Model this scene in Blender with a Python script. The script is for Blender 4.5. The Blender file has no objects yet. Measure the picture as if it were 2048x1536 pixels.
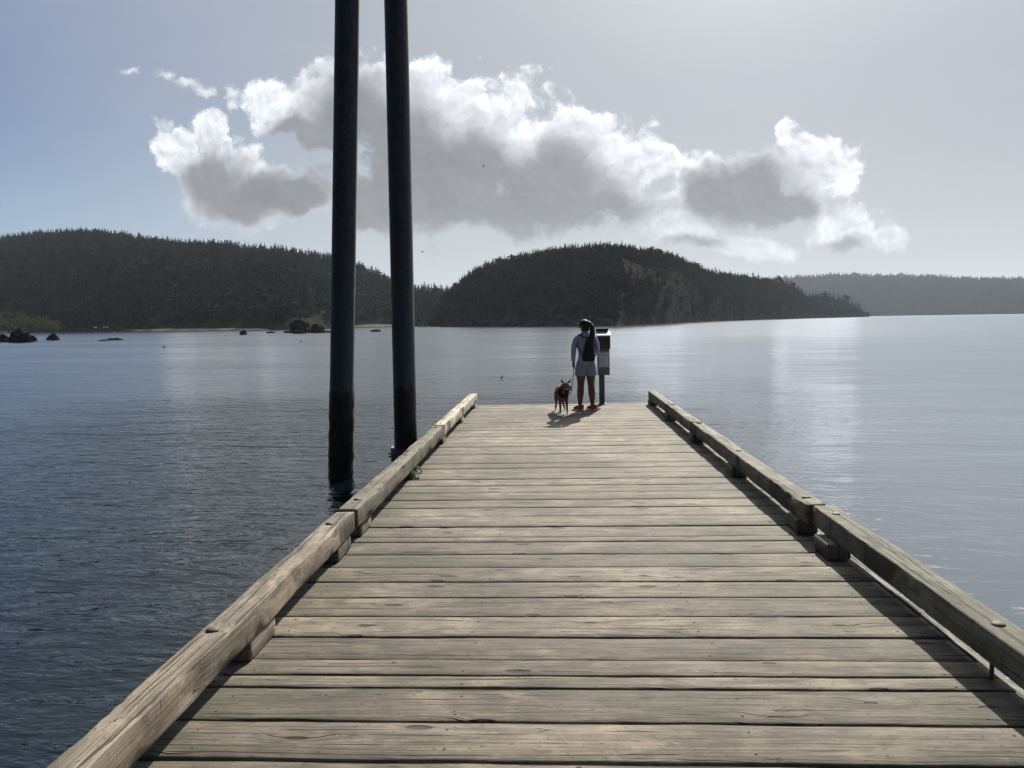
import bpy, bmesh, math, random
import numpy as np
from mathutils import Vector, Matrix, noise as mnoise
R_ = math.radians
S = bpy.context.scene
COL = S.collection
rng = np.random.default_rng(7); random.seed(7)

# ------------------------------------------------------------------ camera
F = 1538.0                     # focal length in pixels of the 2048 px photograph
EYE = np.array([0, 0, 1.6])
def axes(vp, roll):
    r = math.radians(roll)
    Y = np.array([vp[0]-1024, -(vp[1]-768), -F]); Y = Y/np.linalg.norm(Y)
    u = np.array([-math.sin(r), math.cos(r), 0]); Z = u-np.dot(u, Y)*Y; Z /= np.linalg.norm(Z)
    return np.array([np.cross(Y, Z), Y, Z])
MD = axes((1104, 642), 0.9)    # camera measured against the floating dock
MW = axes((1104, 640), 0.62)   # camera measured against the horizon (the float lists a fraction of a degree)
cam_d = bpy.data.cameras.new('camera'); cam = bpy.data.objects.new('camera', cam_d); COL.objects.link(cam)
cam_d.sensor_width = 36; cam_d.lens = 36*F/2048; cam_d.clip_start = .05; cam_d.clip_end = 20000
cam.matrix_world = Matrix.Translation(EYE) @ Matrix(MW.tolist()).to_4x4()
S.camera = cam
TILT = Matrix.Translation(EYE) @ Matrix((MW @ MD.T).tolist()).to_4x4() @ Matrix.Translation(-EYE)
def ray(px, py, M=MW): return M @ np.array([px-1024, -(py-768), -F])
def on_plane(px, py, z, M=MW):
    v = ray(px, py, M); return EYE+v*((z-1.6)/v[2])
def at_dist(px, py, d, M=MW):
    v = ray(px, py, M); return EYE+v*(d/math.hypot(v[0], v[1]))
WATER = -0.36

# ------------------------------------------------------------------ light, sky
S.view_settings.view_transform = 'Standard'; S.view_settings.look = 'None'
S.view_settings.exposure = 0.7; S.view_settings.gamma = 1
SUN_AZ, SUN_EL = R_(15.5), R_(35.5)
sd = bpy.data.lights.new('sun', 'SUN'); sd.energy = 4.6; sd.angle = R_(.53); sd.color = (1, .93, .82)
sun = bpy.data.objects.new('sun', sd); COL.objects.link(sun)
sdir = Vector((math.sin(SUN_AZ)*math.cos(SUN_EL), math.cos(SUN_AZ)*math.cos(SUN_EL), math.sin(SUN_EL)))
sun.rotation_euler = sdir.to_track_quat('Z', 'Y').to_euler(); sun.location = (20, 60, 60)

class NT:
    """terse node builder"""
    def __init__(s, tree): s.t = tree
    def n(s, typ, **kw):
        o = s.t.nodes.new(typ)
        for k, v in kw.items(): setattr(o, k, v)
        return o
    def put(s, sock, v):
        if v is None: return
        if isinstance(v, bpy.types.NodeSocket): s.t.links.new(v, sock)
        else:
            if hasattr(sock, 'default_value'):
                try: sock.default_value = v
                except Exception: sock.default_value = (*v, 1)
    def m(s, op, a, b=None, c=None, clamp=False):
        o = s.n('ShaderNodeMath', operation=op, use_clamp=clamp)
        for i, v in enumerate((a, b, c)): s.put(o.inputs[i], v) if v is not None else None
        return o.outputs[0]
    def v(s, op, a, b=None, sc=None):
        o = s.n('ShaderNodeVectorMath', operation=op); s.put(o.inputs[0], a)
        if b is not None: s.put(o.inputs[1], b)
        if sc is not None: s.put(o.inputs['Scale'], sc)
        return o.outputs['Value'] if op in ('LENGTH', 'DOT_PRODUCT', 'DISTANCE') else o.outputs[0]
    def rng(s, x, a, b, c=0., d=1., smooth=True):
        o = s.n('ShaderNodeMapRange', interpolation_type='SMOOTHSTEP' if smooth else 'LINEAR')
        for i, q in enumerate((x, a, b, c, d)): s.put(o.inputs[i], q)
        return o.outputs[0]
    def mix(s, f, a, b, blend='MIX'):
        o = s.n('ShaderNodeMix', data_type='RGBA', blend_type=blend)
        s.put(o.inputs[0], f); s.put(o.inputs[6], a); s.put(o.inputs[7], b)
        return o.outputs[2]
    def noise(s, vec, scale=5, detail=4, rough=.5, dist=0, lac=2., dim='3D'):
        o = s.n('ShaderNodeTexNoise', noise_dimensions=dim)
        s.put(o.inputs['Vector'], vec); s.put(o.inputs['Scale'], scale); s.put(o.inputs['Detail'], detail)
        s.put(o.inputs['Roughness'], rough); s.put(o.inputs['Distortion'], dist); s.put(o.inputs['Lacunarity'], lac)
        return o.outputs[0]
    def xyz(s, x, y, z):
        o = s.n('ShaderNodeCombineXYZ'); s.put(o.inputs[0], x); s.put(o.inputs[1], y); s.put(o.inputs[2], z); return o.outputs[0]
    def sep(s, v):
        o = s.n('ShaderNodeSeparateXYZ'); s.put(o.inputs[0], v); return o.outputs

def uv_of(px, py):             # photograph pixel -> slope coordinates of a direction in the world
    v = ray(px, py); return v[0]/v[1], v[2]/v[1]

W = bpy.data.worlds.new('World'); S.world = W; W.use_nodes = True
W.node_tree.nodes.clear(); g = NT(W.node_tree)
sky = g.n('ShaderNodeTexSky', sky_type='NISHITA', sun_disc=False, sun_elevation=SUN_EL, sun_rotation=SUN_AZ,
          altitude=0, air_density=1.0, dust_density=1.6, ozone_density=1.6)
tc = g.n('ShaderNodeTexCoord'); d = g.v('NORMALIZE', tc.outputs['Generated']); dx, dy, dz = g.sep(d)
yy = g.m('MAXIMUM', dy, .05)
U = g.m('DIVIDE', dx, yy); V = g.m('DIVIDE', dz, yy)
P0 = g.xyz(U, V, 0)
# thin high veil, brighter towards the sun, over the sky
sv = g.v('DOT_PRODUCT', d, tuple(sdir))
veil = g.noise(g.v('MULTIPLY', P0, (1.2, 5, 1)), 1.6, 4, .55)
veilf = g.m('MULTIPLY', g.rng(veil, .35, .75), g.rng(sv, .45, 1.0, .12, .9))
skyc = g.v('SCALE', sky.outputs[0], sc=.085)
skyl = g.v('DOT_PRODUCT', skyc, (.25, .6, .15))
cap = g.m('DIVIDE', 1.0, g.m('ADD', 1.0, g.m('MULTIPLY', skyl, .75)))
skyc = g.v('MULTIPLY', g.v('SCALE', skyc, sc=cap), (.42, .68, 1.08))
base = g.mix(g.rng(sv, .50, .95, .15, .95), skyc, (.450, .480, .525, 1))
base = g.mix(g.m('MULTIPLY', veilf, .35), base, (.54, .545, .56, 1))
base = g.mix(g.rng(V, .34, 0.02, 0, .86), base, g.mix(g.rng(sv, .55, .82), (.44, .56, .70, 1), (.60, .63, .635, 1)))
# cumulus: outline from a union of ellipses, broken up by fractal billows
warp = g.n('ShaderNodeTexNoise', noise_dimensions='3D'); g.put(warp.inputs['Vector'], P0)
warp.inputs['Scale'].default_value = 8; warp.inputs['Detail'].default_value = 7; warp.inputs['Roughness'].default_value = .62
wv = g.v('SCALE', g.v('SUBTRACT', warp.outputs['Color'], (.5, .5, .5)), sc=.085)
Pw = g.v('MULTIPLY', g.v('ADD', P0, wv), (1, 1, 0))
def field(P, blobs, k=.25):
    acc = None
    for (px, py, rx, ry, *w) in blobs:
        u, v = uv_of(px, py)
        q = g.v('MULTIPLY', g.v('SUBTRACT', P, (u, v, 0)), (F/rx, F/ry, 0))
        e = g.m('SUBTRACT', (w[0] if w else 1.0), g.v('LENGTH', q))
        acc = e if acc is None else g.m('SMOOTH_MAX', acc, e, k)
    return acc
OUT = [(590, 200, 85, 62), (700, 215, 120, 95), (820, 230, 130, 105), (940, 300, 190, 125), (880, 400, 200, 80), (1090, 330, 150, 125),
       (1040, 420, 250, 62), (1200, 350, 120, 100), (1270, 330, 70, 50), (1420, 380, 95, 75), (1500, 375, 105, 80), (1550, 420, 80, 45),
       (1640, 340, 75, 60), (1575, 265, 22, 34, .85), (1600, 290, 20, 26, .85),
       (345, 300, 55, 48), (415, 265, 42, 50), (440, 350, 95, 75), (520, 400, 130, 55), (610, 405, 70, 42), (760, 420, 90, 60),
       (1310, 440, 120, 60, .85), (1400, 470, 140, 45, .8), (1500, 490, 90, 34, .8), (1700, 460, 85, 40, .95), (1775, 480, 45, 22, .95)]
WISP = [(268, 131, 24, 12), (335, 145, 32, 20), (372, 158, 36, 18), (410, 168, 30, 12), (468, 165, 20, 20), (492, 176, 24, 12), (468, 195, 12, 20), (900, 150, 50, 18)]
CORE = [(600, 255, 62, 34), (705, 290, 95, 135), (800, 350, 120, 140), (930, 360, 110, 90), (900, 410, 150, 105), (1010, 400, 200, 85), (1110, 370, 95, 80), (1080, 430, 200, 60),
        (1180, 430, 110, 55), (1420, 390, 60, 50), (1500, 385, 95, 70), (1560, 425, 70, 40), (430, 360, 75, 55), (500, 395, 110, 50),
        (600, 400, 60, 38), (760, 425, 90, 55), (1690, 490, 60, 20, .7), (1380, 490, 80, 20, .6)]
def billow(P, sc):
    o = g.n('ShaderNodeTexVoronoi', voronoi_dimensions='2D', feature='SMOOTH_F1'); g.put(o.inputs['Vector'], P)
    o.inputs['Scale'].default_value = sc; o.inputs['Detail'].default_value = 4; o.inputs['Roughness'].default_value = .55; o.inputs['Lacunarity'].default_value = 2.1; o.inputs['Smoothness'].default_value = .35
    return o.outputs['Distance']
def height(P):
    n1 = g.noise(P, 11, 9, .62); b1 = billow(P, 17)
    return n1, b1, g.m('ADD', g.m('MULTIPLY', g.m('SUBTRACT', n1, .5), 1.5), g.m('MULTIPLY', g.m('SUBTRACT', .38, b1), .75))
n1, b1, h0 = height(Pw)
n2, b2_, h1 = height(g.v('ADD', Pw, (.0035, .0080, 0)))
fo = field(Pw, OUT)
D = g.m('ADD', g.m('ADD', fo, .38), g.m('MULTIPLY', h0, .80))
alpha = g.rng(D, -.08, g.rng(V, .09, .2, .5, .26))
rel = g.m('SUBTRACT', h0, h1)                       # slope towards the sun
C = g.m('ADD', g.m('ADD', field(Pw, CORE, .3), .24), g.m('MULTIPLY', h0, .32))
core = g.rng(C, -.48, .50)
lit = g.m('ADD', g.rng(D, 0.0, .9, 1.02, .84), g.m('MULTIPLY', rel, .75))
lit = g.m('MINIMUM', g.m('MAXIMUM', lit, .52), 1.12)
soft = g.m('ADD', .285, g.m('ADD', g.m('MULTIPLY', g.m('SUBTRACT', g.noise(P0, 7, 3, .5), .5), .14), g.m('MULTIPLY', rel, .07)))
cl = g.m('ADD', g.m('MULTIPLY', lit, g.m('SUBTRACT', 1, core)), g.m('MULTIPLY', soft, core))
clc = g.v('MULTIPLY', g.xyz(cl, cl, cl), (.96, .99, 1.05))
clc = g.mix(g.rng(V, .15, .04, 0, .5), clc, (.6, .65, .70, 1))   # the lower air whitens the cloud bases
front = g.m('GREATER_THAN', dy, .06)
wf = g.m('ADD', field(g.v('ADD', Pw, (.004, .003, 0)), WISP), g.m('MULTIPLY', g.m('SUBTRACT', g.noise(g.v('MULTIPLY', Pw, (1, 1.5, 1)), 26, 8, .66), .5), 3.4))
base = g.mix(g.m('MULTIPLY', g.rng(wf, .05, 1.1, 0, .85), front), base, (.90, .92, .94, 1))
allc = g.mix(g.m('MULTIPLY', g.m('MULTIPLY', alpha, .97), front), base, clc)
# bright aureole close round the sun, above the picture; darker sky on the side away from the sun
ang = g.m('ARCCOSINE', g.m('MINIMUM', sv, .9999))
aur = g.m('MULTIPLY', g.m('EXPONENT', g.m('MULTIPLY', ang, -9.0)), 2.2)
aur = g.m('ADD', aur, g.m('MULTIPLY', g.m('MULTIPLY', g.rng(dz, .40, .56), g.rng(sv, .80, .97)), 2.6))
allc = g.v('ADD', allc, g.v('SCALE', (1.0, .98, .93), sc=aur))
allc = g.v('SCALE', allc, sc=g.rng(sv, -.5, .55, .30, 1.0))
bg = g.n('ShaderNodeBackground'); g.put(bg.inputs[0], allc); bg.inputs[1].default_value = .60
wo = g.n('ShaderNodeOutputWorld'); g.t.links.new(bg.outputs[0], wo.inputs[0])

# ------------------------------------------------------------------ helpers
def tag(o, label=None, cat=None, group=None, kind=None):
    for k, v in (('label', label), ('category', cat), ('group', group), ('kind', kind)):
        if v: o[k] = v
    return o
def empty(name, loc=(0, 0, 0), rz=0):
    o = bpy.data.objects.new(name, None); COL.objects.link(o); o.location = loc; o.rotation_euler.z = rz; o.empty_display_size = .1
    return o
def link(name, me, mats, parent=None, loc=None, smooth=False):
    o = bpy.data.objects.new(name, me); COL.objects.link(o)
    for m in (mats if isinstance(mats, (list, tuple)) else [mats]):
        if len(me.materials) < 8 and not (m.name in [x.name for x in me.materials if x]): me.materials.append(m)
    if parent: o.parent = parent
    if loc is not None: o.location = loc
    if smooth:
        for p in me.polygons: p.use_smooth = True
    return o
def mesh(verts, faces, name='m', mi=None):
    me = bpy.data.meshes.new(name); me.from_pydata([tuple(map(float, v)) for v in verts], [], [tuple(int(i) for i in f) for f in faces])
    if mi is not None: me.polygons.foreach_set('material_index', mi)
    me.validate(); me.update(); return me
def fast_tris(V_, T_, name='m'):
    me = bpy.data.meshes.new(name); V_ = np.asarray(V_, np.float32); T_ = np.asarray(T_, np.int32)
    me.vertices.add(len(V_)); me.vertices.foreach_set('co', V_.ravel())
    me.loops.add(T_.size); me.loops.foreach_set('vertex_index', T_.ravel())
    me.polygons.add(len(T_)); me.polygons.foreach_set('loop_start', np.arange(0, T_.size, 3, dtype=np.int32))
    me.update(calc_edges=True); me.validate(); return me
class MB:
    def __init__(s): s.v = []; s.f = []; s.mi = []
    def add(s, V_, F_, mi=0):
        b = len(s.v); s.v += [tuple(q) for q in V_]; s.f += [tuple(i+b for i in f) for f in F_]; s.mi += [mi]*len(F_)
    def box(s, c, d, mi=0, bev=0, rz=0):
        x, y, z = d[0]/2, d[1]/2, d[2]/2; b = min(bev, x*.9, y*.9, z*.9)
        bm = bmesh.new(); bmesh.ops.create_cube(bm, size=1); bmesh.ops.scale(bm, vec=d, verts=bm.verts)
        if b: bmesh.ops.bevel(bm, geom=bm.edges[:], offset=b, segments=2, affect='EDGES', profile=.5)
        if rz: bmesh.ops.rotate(bm, verts=bm.verts, cent=(0, 0, 0), matrix=Matrix.Rotation(rz, 3, 'Z'))
        bm.verts.index_update(); s.add([v.co+Vector(c) for v in bm.verts], [[v.index for v in f.verts] for f in bm.faces], mi); bm.free()
    def tube(s, pts, rad, n=8, mi=0, cap=True):
        pts = [Vector(p) for p in pts]; rad = rad if isinstance(rad, (list, tuple)) else [rad]*len(pts)
        V_ = []; up = Vector((0, 0, 1)); prev = None
        for i, p in enumerate(pts):
            t = (pts[min(i+1, len(pts)-1)]-pts[max(i-1, 0)]).normalized()
            if prev is None: a = t.cross(up if abs(t.z) < .9 else Vector((1, 0, 0))).normalized()
            else: a = (prev-t*prev.dot(t)).normalized()
            prev = a; b = t.cross(a)
            for k in range(n):
                th = 2*math.pi*k/n; V_.append(p+(a*math.cos(th)+b*math.sin(th))*rad[i])
        F_ = [(i*n+k, i*n+(k+1) % n, (i+1)*n+(k+1) % n, (i+1)*n+k) for i in range(len(pts)-1) for k in range(n)]
        if cap: F_ += [tuple(range(n))[::-1], tuple((len(pts)-1)*n+k for k in range(n))]
        s.add(V_, F_, mi)
    def ball(s, c, r, mi=0, sub=2):
        bm = bmesh.new(); bmesh.ops.create_icosphere(bm, subdivisions=sub, radius=1)
        s.add([(v.co.x*r[0]+c[0], v.co.y*r[1]+c[1], v.co.z*r[2]+c[2]) for v in bm.verts], [[v.index for v in f.verts] for f in bm.faces] if not bm.verts.index_update() else [], mi); bm.free()
    def build(s, name, mats, parent=None, loc=None, smooth=False):
        return link(name, mesh(s.v, s.f, name, s.mi), mats, parent, loc, smooth)

def mat(name, col, rough=.8, metal=0, spec=.3, bump=None, var=None, scale=8):
    m = bpy.data.materials.new(name); m.use_nodes = True; t = m.node_tree; t.nodes.clear(); q = NT(t)
    b = q.n('ShaderNodeBsdfPrincipled'); o = q.n('ShaderNodeOutputMaterial'); t.links.new(b.outputs[0], o.inputs[0])
    b.inputs['Roughness'].default_value = rough; b.inputs['Metallic'].default_value = metal; b.inputs['Specular IOR Level'].default_value = spec
    tcx = q.n('ShaderNodeTexCoord'); nz = q.noise(tcx.outputs['Object'], scale, 5, .6)
    v_ = var if var is not None else .25
    c = q.mix(nz, tuple(x*(1-v_) for x in col)+(1,), tuple(min(1, x*(1+v_)) for x in col)+(1,))
    q.put(b.inputs['Base Color'], c)
    if bump:
        bp = q.n('ShaderNodeBump'); bp.inputs['Strength'].default_value = bump[0]; bp.inputs['Distance'].default_value = bump[1]
        q.put(bp.inputs['Height'], q.noise(tcx.outputs['Object'], bump[2], 5, .6)); t.links.new(bp.outputs[0], b.inputs['Normal'])
    m['nt'] = 1
    return m

# ------------------------------------------------------------------ materials
def wood(name, axis='x', tint=(.162, .136, .101), green=.0, dark=1.0, fresh=0, smudge=True):
    m = bpy.data.materials.new(name); m.use_nodes = True; t = m.node_tree; t.nodes.clear(); q = NT(t)
    b = q.n('ShaderNodeBsdfPrincipled'); o = q.n('ShaderNodeOutputMaterial'); t.links.new(b.outputs[0], o.inputs[0])
    tcx = q.n('ShaderNodeTexCoord'); oi = q.n('ShaderNodeObjectInfo'); geo = q.n('ShaderNodeNewGeometry')
    rnd = oi.outputs['Random']
    x, y, z = q.sep(tcx.outputs['Object'])
    if axis == 'y': x, y = y, x
    off = q.m('MULTIPLY', rnd, 37.0)
    L = q.m('ADD', x, off)                                  # along the grain
    P = q.xyz(L, y, q.m('ADD', z, off))
    # knots bend the grain round them
    vor = q.n('ShaderNodeTexVoronoi', voronoi_dimensions='2D' if axis == 'x' else '3D', feature='F1'); q.put(vor.inputs['Vector'], q.xyz(q.m('ADD', q.m('MULTIPLY', L, 1.9), q.m('MULTIPLY', q.noise(P, 20, 3, .6), .08)), q.m('ADD', q.m('MULTIPLY', y, 6.0), q.m('MULTIPLY', off, 3.3)), q.m('MULTIPLY', z, 6.0)))
    vor.inputs['Scale'].default_value = 1.25; vor.inputs['Randomness'].default_value = 1
    kd = vor.outputs['Distance']; kc = q.sep(vor.outputs['Color'])[0]
    pick = q.m('GREATER_THAN', kc, .72 if axis == 'x' else .9)
    near = q.m('MULTIPLY', q.rng(kd, .5, .05), pick)
    bend = q.m('ADD', y, q.m('ADD', q.m('MULTIPLY', near, .03), q.m('MULTIPLY', q.noise(q.xyz(q.m('MULTIPLY', L, 1.1), q.m('MULTIPLY', y, 5), off), 1.0, 2, .5), .05)))
    G = q.xyz(q.m('MULTIPLY', L, 1.0), q.m('MULTIPLY', bend, 55), q.m('MULTIPLY', z, 55))
    grain = q.noise(G, 1.7, 5, .65)
    G2 = q.xyz(q.m('MULTIPLY', L, 2.2), q.m('MULTIPLY', bend, 190), q.m('MULTIPLY', z, 190))
    fine = q.noise(G2, 1.3, 3, .6)
    crack = q.rng(q.noise(q.xyz(q.m('MULTIPLY', L, .9), q.m('MULTIPLY', bend, 42), off), 1.5, 2, .4), *((.63, .67) if axis == 'x' else (.59, .65)))
    blot = q.noise(P, 3.1, 5, .62); fleck = q.noise(q.xyz(q.m('MULTIPLY', L, 30), q.m('MULTIPLY', y, 60), off), 1.0, 3, .6)
    big = q.noise(geo.outputs['Position'], .65, 5, .62)
    gouge = q.rng(q.noise(q.xyz(q.m('MULTIPLY', L, 5.5), q.m('MULTIPLY', bend, 26), off), 1.0, 6, .62, .6), .665, .70)
    sawm = q.m('MULTIPLY', q.rng(q.noise(q.xyz(q.m('MULTIPLY', q.m('ADD', L, q.m('MULTIPLY', y, .5)), 26), q.m('MULTIPLY', y, 2), off), 1.0, 2, .5), .5, .66), q.rng(q.noise(P, 1.3, 2, .5), .52, .66, 0, .30))
    c = q.mix(q.rng(grain, .30, .70), tuple(v*.40*dark for v in tint)+(1,), tuple(v*1.38*dark for v in tint)+(1,))
    if fresh: c = q.mix(q.rng(q.noise(q.xyz(q.m('MULTIPLY', L, .7), q.m('MULTIPLY', bend, 30), z), 1.0, 3, .5), .48, .62, 0, fresh), c, (.30, .19, .10, 1))
    c = q.mix(q.rng(fine, .42, .66, 0, .5), c, tuple(v*.4*dark for v in tint)+(1,))
    c = q.mix(q.rng(blot, .44, .66, 0, .6), c, tuple(v*1.6*dark for v in (tint[0], tint[1]*.98, tint[2]*.95))+(1,))
    c = q.mix(q.rng(q.noise(q.v('MULTIPLY', P, (.55, 1.7, 1)), 7.0, 6, .7), .49, .61, 0, .70), c, tuple(v*.42 for v in tint)+(1,))
    pv = q.m('ADD', .74, q.m('MULTIPLY', rnd, .44)); c = q.v('SCALE', c, sc=pv)
    if smudge: c = q.v('SCALE', c, sc=q.rng(big, .36, .62, .66, 1.28))
    wx = q.sep(geo.outputs['Position'])[0]
    edge = q.m('MAXIMUM', q.rng(wx, -.9, -1.55), q.rng(wx, 1.15, 1.8))
    gr = q.m('MULTIPLY', q.m('ADD', q.m('MULTIPLY', edge, .9), .12), q.rng(q.noise(geo.outputs['Position'], 2.3, 5, .65), .34, .60))
    if axis == 'x':
        ye = q.m('ABSOLUTE', y)
        c = q.mix(q.m('MULTIPLY', q.rng(ye, .085, .15), q.rng(q.noise(P, 5.0, 5, .7), .42, .62, 0, .45)), c, (.045, .036, .026, 1))
    if green: c = q.mix(q.m('MULTIPLY', gr, green), c, (.055, .06, .033, 1))
    sz = q.m('MULTIPLY', q.m('SUBTRACT', kc, .50), 2.2); kn = q.m('MULTIPLY', q.rng(kd, q.m('MULTIPLY', sz, .16), q.m('MULTIPLY', sz, .09)), pick); kr = q.m('MULTIPLY', q.rng(kd, .30, .08), pick); kn = q.m('MULTIPLY', kn, .9)
    c = q.mix(q.m('MULTIPLY', kr, .55), c, (.07, .052, .038, 1)); c = q.mix(kn, c, (.018, .014, .011, 1))
    c = q.mix(q.m('MULTIPLY', crack, .85), c, (.03, .024, .018, 1))
    c = q.mix(sawm, c, tuple(v*.35 for v in tint)+(1,))
    c = q.mix(q.m('MULTIPLY', gouge, .9), c, (.022, .018, .014, 1))
    c = q.mix(q.rng(fleck, .64, .68, 0, .9), c, (.035, .03, .024, 1))
    q.put(b.inputs['Base Color'], c); b.inputs['Roughness'].default_value = .78; b.inputs['Specular IOR Level'].default_value = .35
    h = q.m('ADD', q.m('MULTIPLY', grain, .6), q.m('ADD', q.m('MULTIPLY', fine, .35), q.m('MULTIPLY', fleck, .15)))
    h = q.m('SUBTRACT', h, q.m('ADD', q.m('MULTIPLY', crack, 1.2), q.m('ADD', q.m('MULTIPLY', gouge, 1.3), q.m('MULTIPLY', kn, 1.2))))
    bp = q.n('ShaderNodeBump'); bp.inputs['Strength'].default_value = 1.0; bp.inputs['Distance'].default_value = .006 if axis == 'x' else .010
    q.put(bp.inputs['Height'], h); t.links.new(bp.outputs[0], b.inputs['Normal'])
    return m
M = {}
M['plank'] = wood('weathered_plank', 'x', green=.6)
M['rail_old'] = wood('weathered_rail', 'y', tint=(.18, .16, .122), green=.4, smudge=False)
M['rail_warm'] = wood('split_rail', 'y', tint=(.275, .232, .178), green=.1, fresh=.3, smudge=False)
M['rail_green'] = wood('green_rail', 'y', tint=(.145, .138, .104), green=.35, smudge=False)
M['rail_new'] = wood('pale_rail', 'y', tint=(.46, .40, .32), green=0, smudge=False)
M['fascia'] = wood('fascia_wood', 'y', tint=(.27, .25, .2), smudge=False)
M['nail'] = mat('nail_steel', (.10, .09, .085), .85, .2)
M['bolt'] = mat('bolt_steel', (.12, .10, .09), .7, .4, var=.4, scale=60, bump=(.5, .002, 90))
M['float'] = mat('float_tub', (.02, .02, .022), .6)
M['rope'] = mat('rope_fibre', (.28, .24, .19), .9, var=.4, scale=120)
M['collar'] = mat('galvanised_collar', (.055, .072, .10), .55, .3, var=.6, scale=14)
M['skin'] = mat('skin', (.17, .08, .06), .6); M['hoodie'] = mat('lavender_cotton', (.33, .36, .50), .9, bump=(.5, .01, 22))
M['shorts'] = mat('pale_denim', (.25, .31, .38), .9, bump=(.5, .006, 40)); M['shoe'] = mat('coral_mesh', (.36, .03, .035), .7)
M['sole'] = mat('white_rubber', (.7, .68, .68), .6); M['black'] = mat('black_nylon', (.012, .012, .015), .6); M['hair'] = mat('dark_hair', (.015, .011, .010), .5, scale=90, var=.5)
M['lens'] = mat('dark_lens', (.01, .01, .012), .15, spec=.6)
M['fur_dark'] = mat('harness_cloth', (.035, .015, .014), .85); M['nose'] = mat('wet_nose', (.008, .008, .008), .3)
M['steel_box'] = mat('grey_painted_steel', (.13, .14, .15), .5, .3, var=.2, scale=10); M['brown_box'] = mat('dark_brown_paint', (.035, .028, .028), .5)
M['lid'] = mat('pale_metal_lid', (.30, .31, .33), .6, .3); M['paper'] = mat('notice_paper', (.60, .61, .63), .7, var=.05); M['ink'] = mat('printed_ink', (.06, .06, .07), .8)
M['post'] = mat('post_steel', (.09, .10, .11), .5, .4)
M['gull'] = mat('gull_feathers', (.75, .75, .74), .8); M['bird'] = mat('dark_feathers', (.03, .03, .035), .8)
M['pier'] = mat('old_pier_wood', (.07, .066, .062), .9); M['pier_pile'] = mat('bleached_piling', (.5, .49, .46), .9)

def rock_mat(name, a, b_, sc=1.2):
    m = bpy.data.materials.new(name); m.use_nodes = True; t = m.node_tree; t.nodes.clear(); q = NT(t)
    b = q.n('ShaderNodeBsdfPrincipled'); o = q.n('ShaderNodeOutputMaterial'); t.links.new(b.outputs[0], o.inputs[0])
    tcx = q.n('ShaderNodeTexCoord'); n1 = q.noise(tcx.outputs['Object'], sc, 8, .65, 1)
    q.put(b.inputs['Base Color'], q.mix(q.rng(n1, .4, .62), a+(1,), b_+(1,))); b.inputs['Roughness'].default_value = .9; b.inputs['Specular IOR Level'].default_value = .04
    bp = q.n('ShaderNodeBump'); bp.inputs['Strength'].default_value = .8; bp.inputs['Distance'].default_value = .15
    q.put(bp.inputs['Height'], q.noise(tcx.outputs['Object'], sc*4, 8, .7)); t.links.new(bp.outputs[0], b.inputs['Normal']); return m
M['rock'] = rock_mat('sea_rock', (.010, .009, .009), (.035, .031, .030))
M['sand'] = rock_mat('shore_sand', (.045, .052, .032), (.13, .12, .085), .25)

def foliage(name, c1, c2, sc):
    m = bpy.data.materials.new(name); m.use_nodes = True; t = m.node_tree; t.nodes.clear(); q = NT(t)
    b = q.n('ShaderNodeBsdfPrincipled'); o = q.n('ShaderNodeOutputMaterial'); t.links.new(b.outputs[0], o.inputs[0])
    geo = q.n('ShaderNodeNewGeometry'); n1 = q.noise(geo.outputs['Position'], sc, 4, .65); n2 = q.noise(geo.outputs['Position'], sc*.12, 3, .6)
    c = q.mix(q.rng(q.m('ADD', q.m('MULTIPLY', n1, .6), q.m('MULTIPLY', n2, .4)), .38, .62), c1+(1,), c2+(1,))
    q.put(b.inputs['Base Color'], c); b.inputs['Roughness'].default_value = .9; b.inputs['Specular IOR Level'].default_value = 0
    return m
M['fir'] = foliage('conifer_needles', (.014, .020, .013), (.026, .034, .020), .12)
M['fir_island'] = foliage('island_needles', (.010, .014, .010), (.020, .026, .015), .2)
M['bark'] = mat('bark', (.05, .04, .032), .95)
M['willow'] = foliage('willow_leaves', (.055, .075, .022), (.13, .16, .05), .5)

def ground_mat():
    m = bpy.data.materials.new('hill_ground'); m.use_nodes = True; t = m.node_tree; t.nodes.clear(); q = NT(t)
    b = q.n('ShaderNodeBsdfPrincipled'); o = q.n('ShaderNodeOutputMaterial'); t.links.new(b.outputs[0], o.inputs[0])
    geo = q.n('ShaderNodeNewGeometry'); n1 = q.noise(geo.outputs['Position'], .15, 8, .7)
    q.put(b.inputs['Base Color'], q.mix(q.rng(n1, .4, .6), (.014, .016, .010, 1), (.03, .03, .02, 1))); b.inputs['Roughness'].default_value = .95; b.inputs['Specular IOR Level'].default_value = 0
    return m
M['ground'] = ground_mat()

def island_mat():
    m = bpy.data.materials.new('island_rock'); m.use_nodes = True; t = m.node_tree; t.nodes.clear(); q = NT(t)
    b = q.n('ShaderNodeBsdfPrincipled'); o = q.n('ShaderNodeOutputMaterial'); t.links.new(b.outputs[0], o.inputs[0])
    geo = q.n('ShaderNodeNewGeometry'); pos = geo.outputs['Position']
    x, y, z = q.sep(pos)
    n1 = q.noise(pos, .22, 8, .7, 1); n2 = q.noise(pos, .09, 5, .6)
    rockc = q.mix(q.rng(n1, .38, .62), (.012, .012, .012, 1), (.055, .052, .046, 1))
    grass = q.mix(q.rng(n1, .4, .62), (.03, .027, .015, 1), (.048, .044, .034, 1))
    c = q.mix(q.m('MULTIPLY', q.rng(n2, .40, .52), q.rng(z, 11, 17)), rockc, grass)
    q.put(b.inputs['Base Color'], c); b.inputs['Roughness'].default_value = .95; b.inputs['Specular IOR Level'].default_value = 0
    bp = q.n('ShaderNodeBump'); bp.inputs['Strength'].default_value = 1; bp.inputs['Distance'].default_value = .8
    q.put(bp.inputs['Height'], q.noise(pos, .5, 8, .7)); t.links.new(bp.outputs[0], b.inputs['Normal'])
    return m
M['island'] = island_mat()

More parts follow.
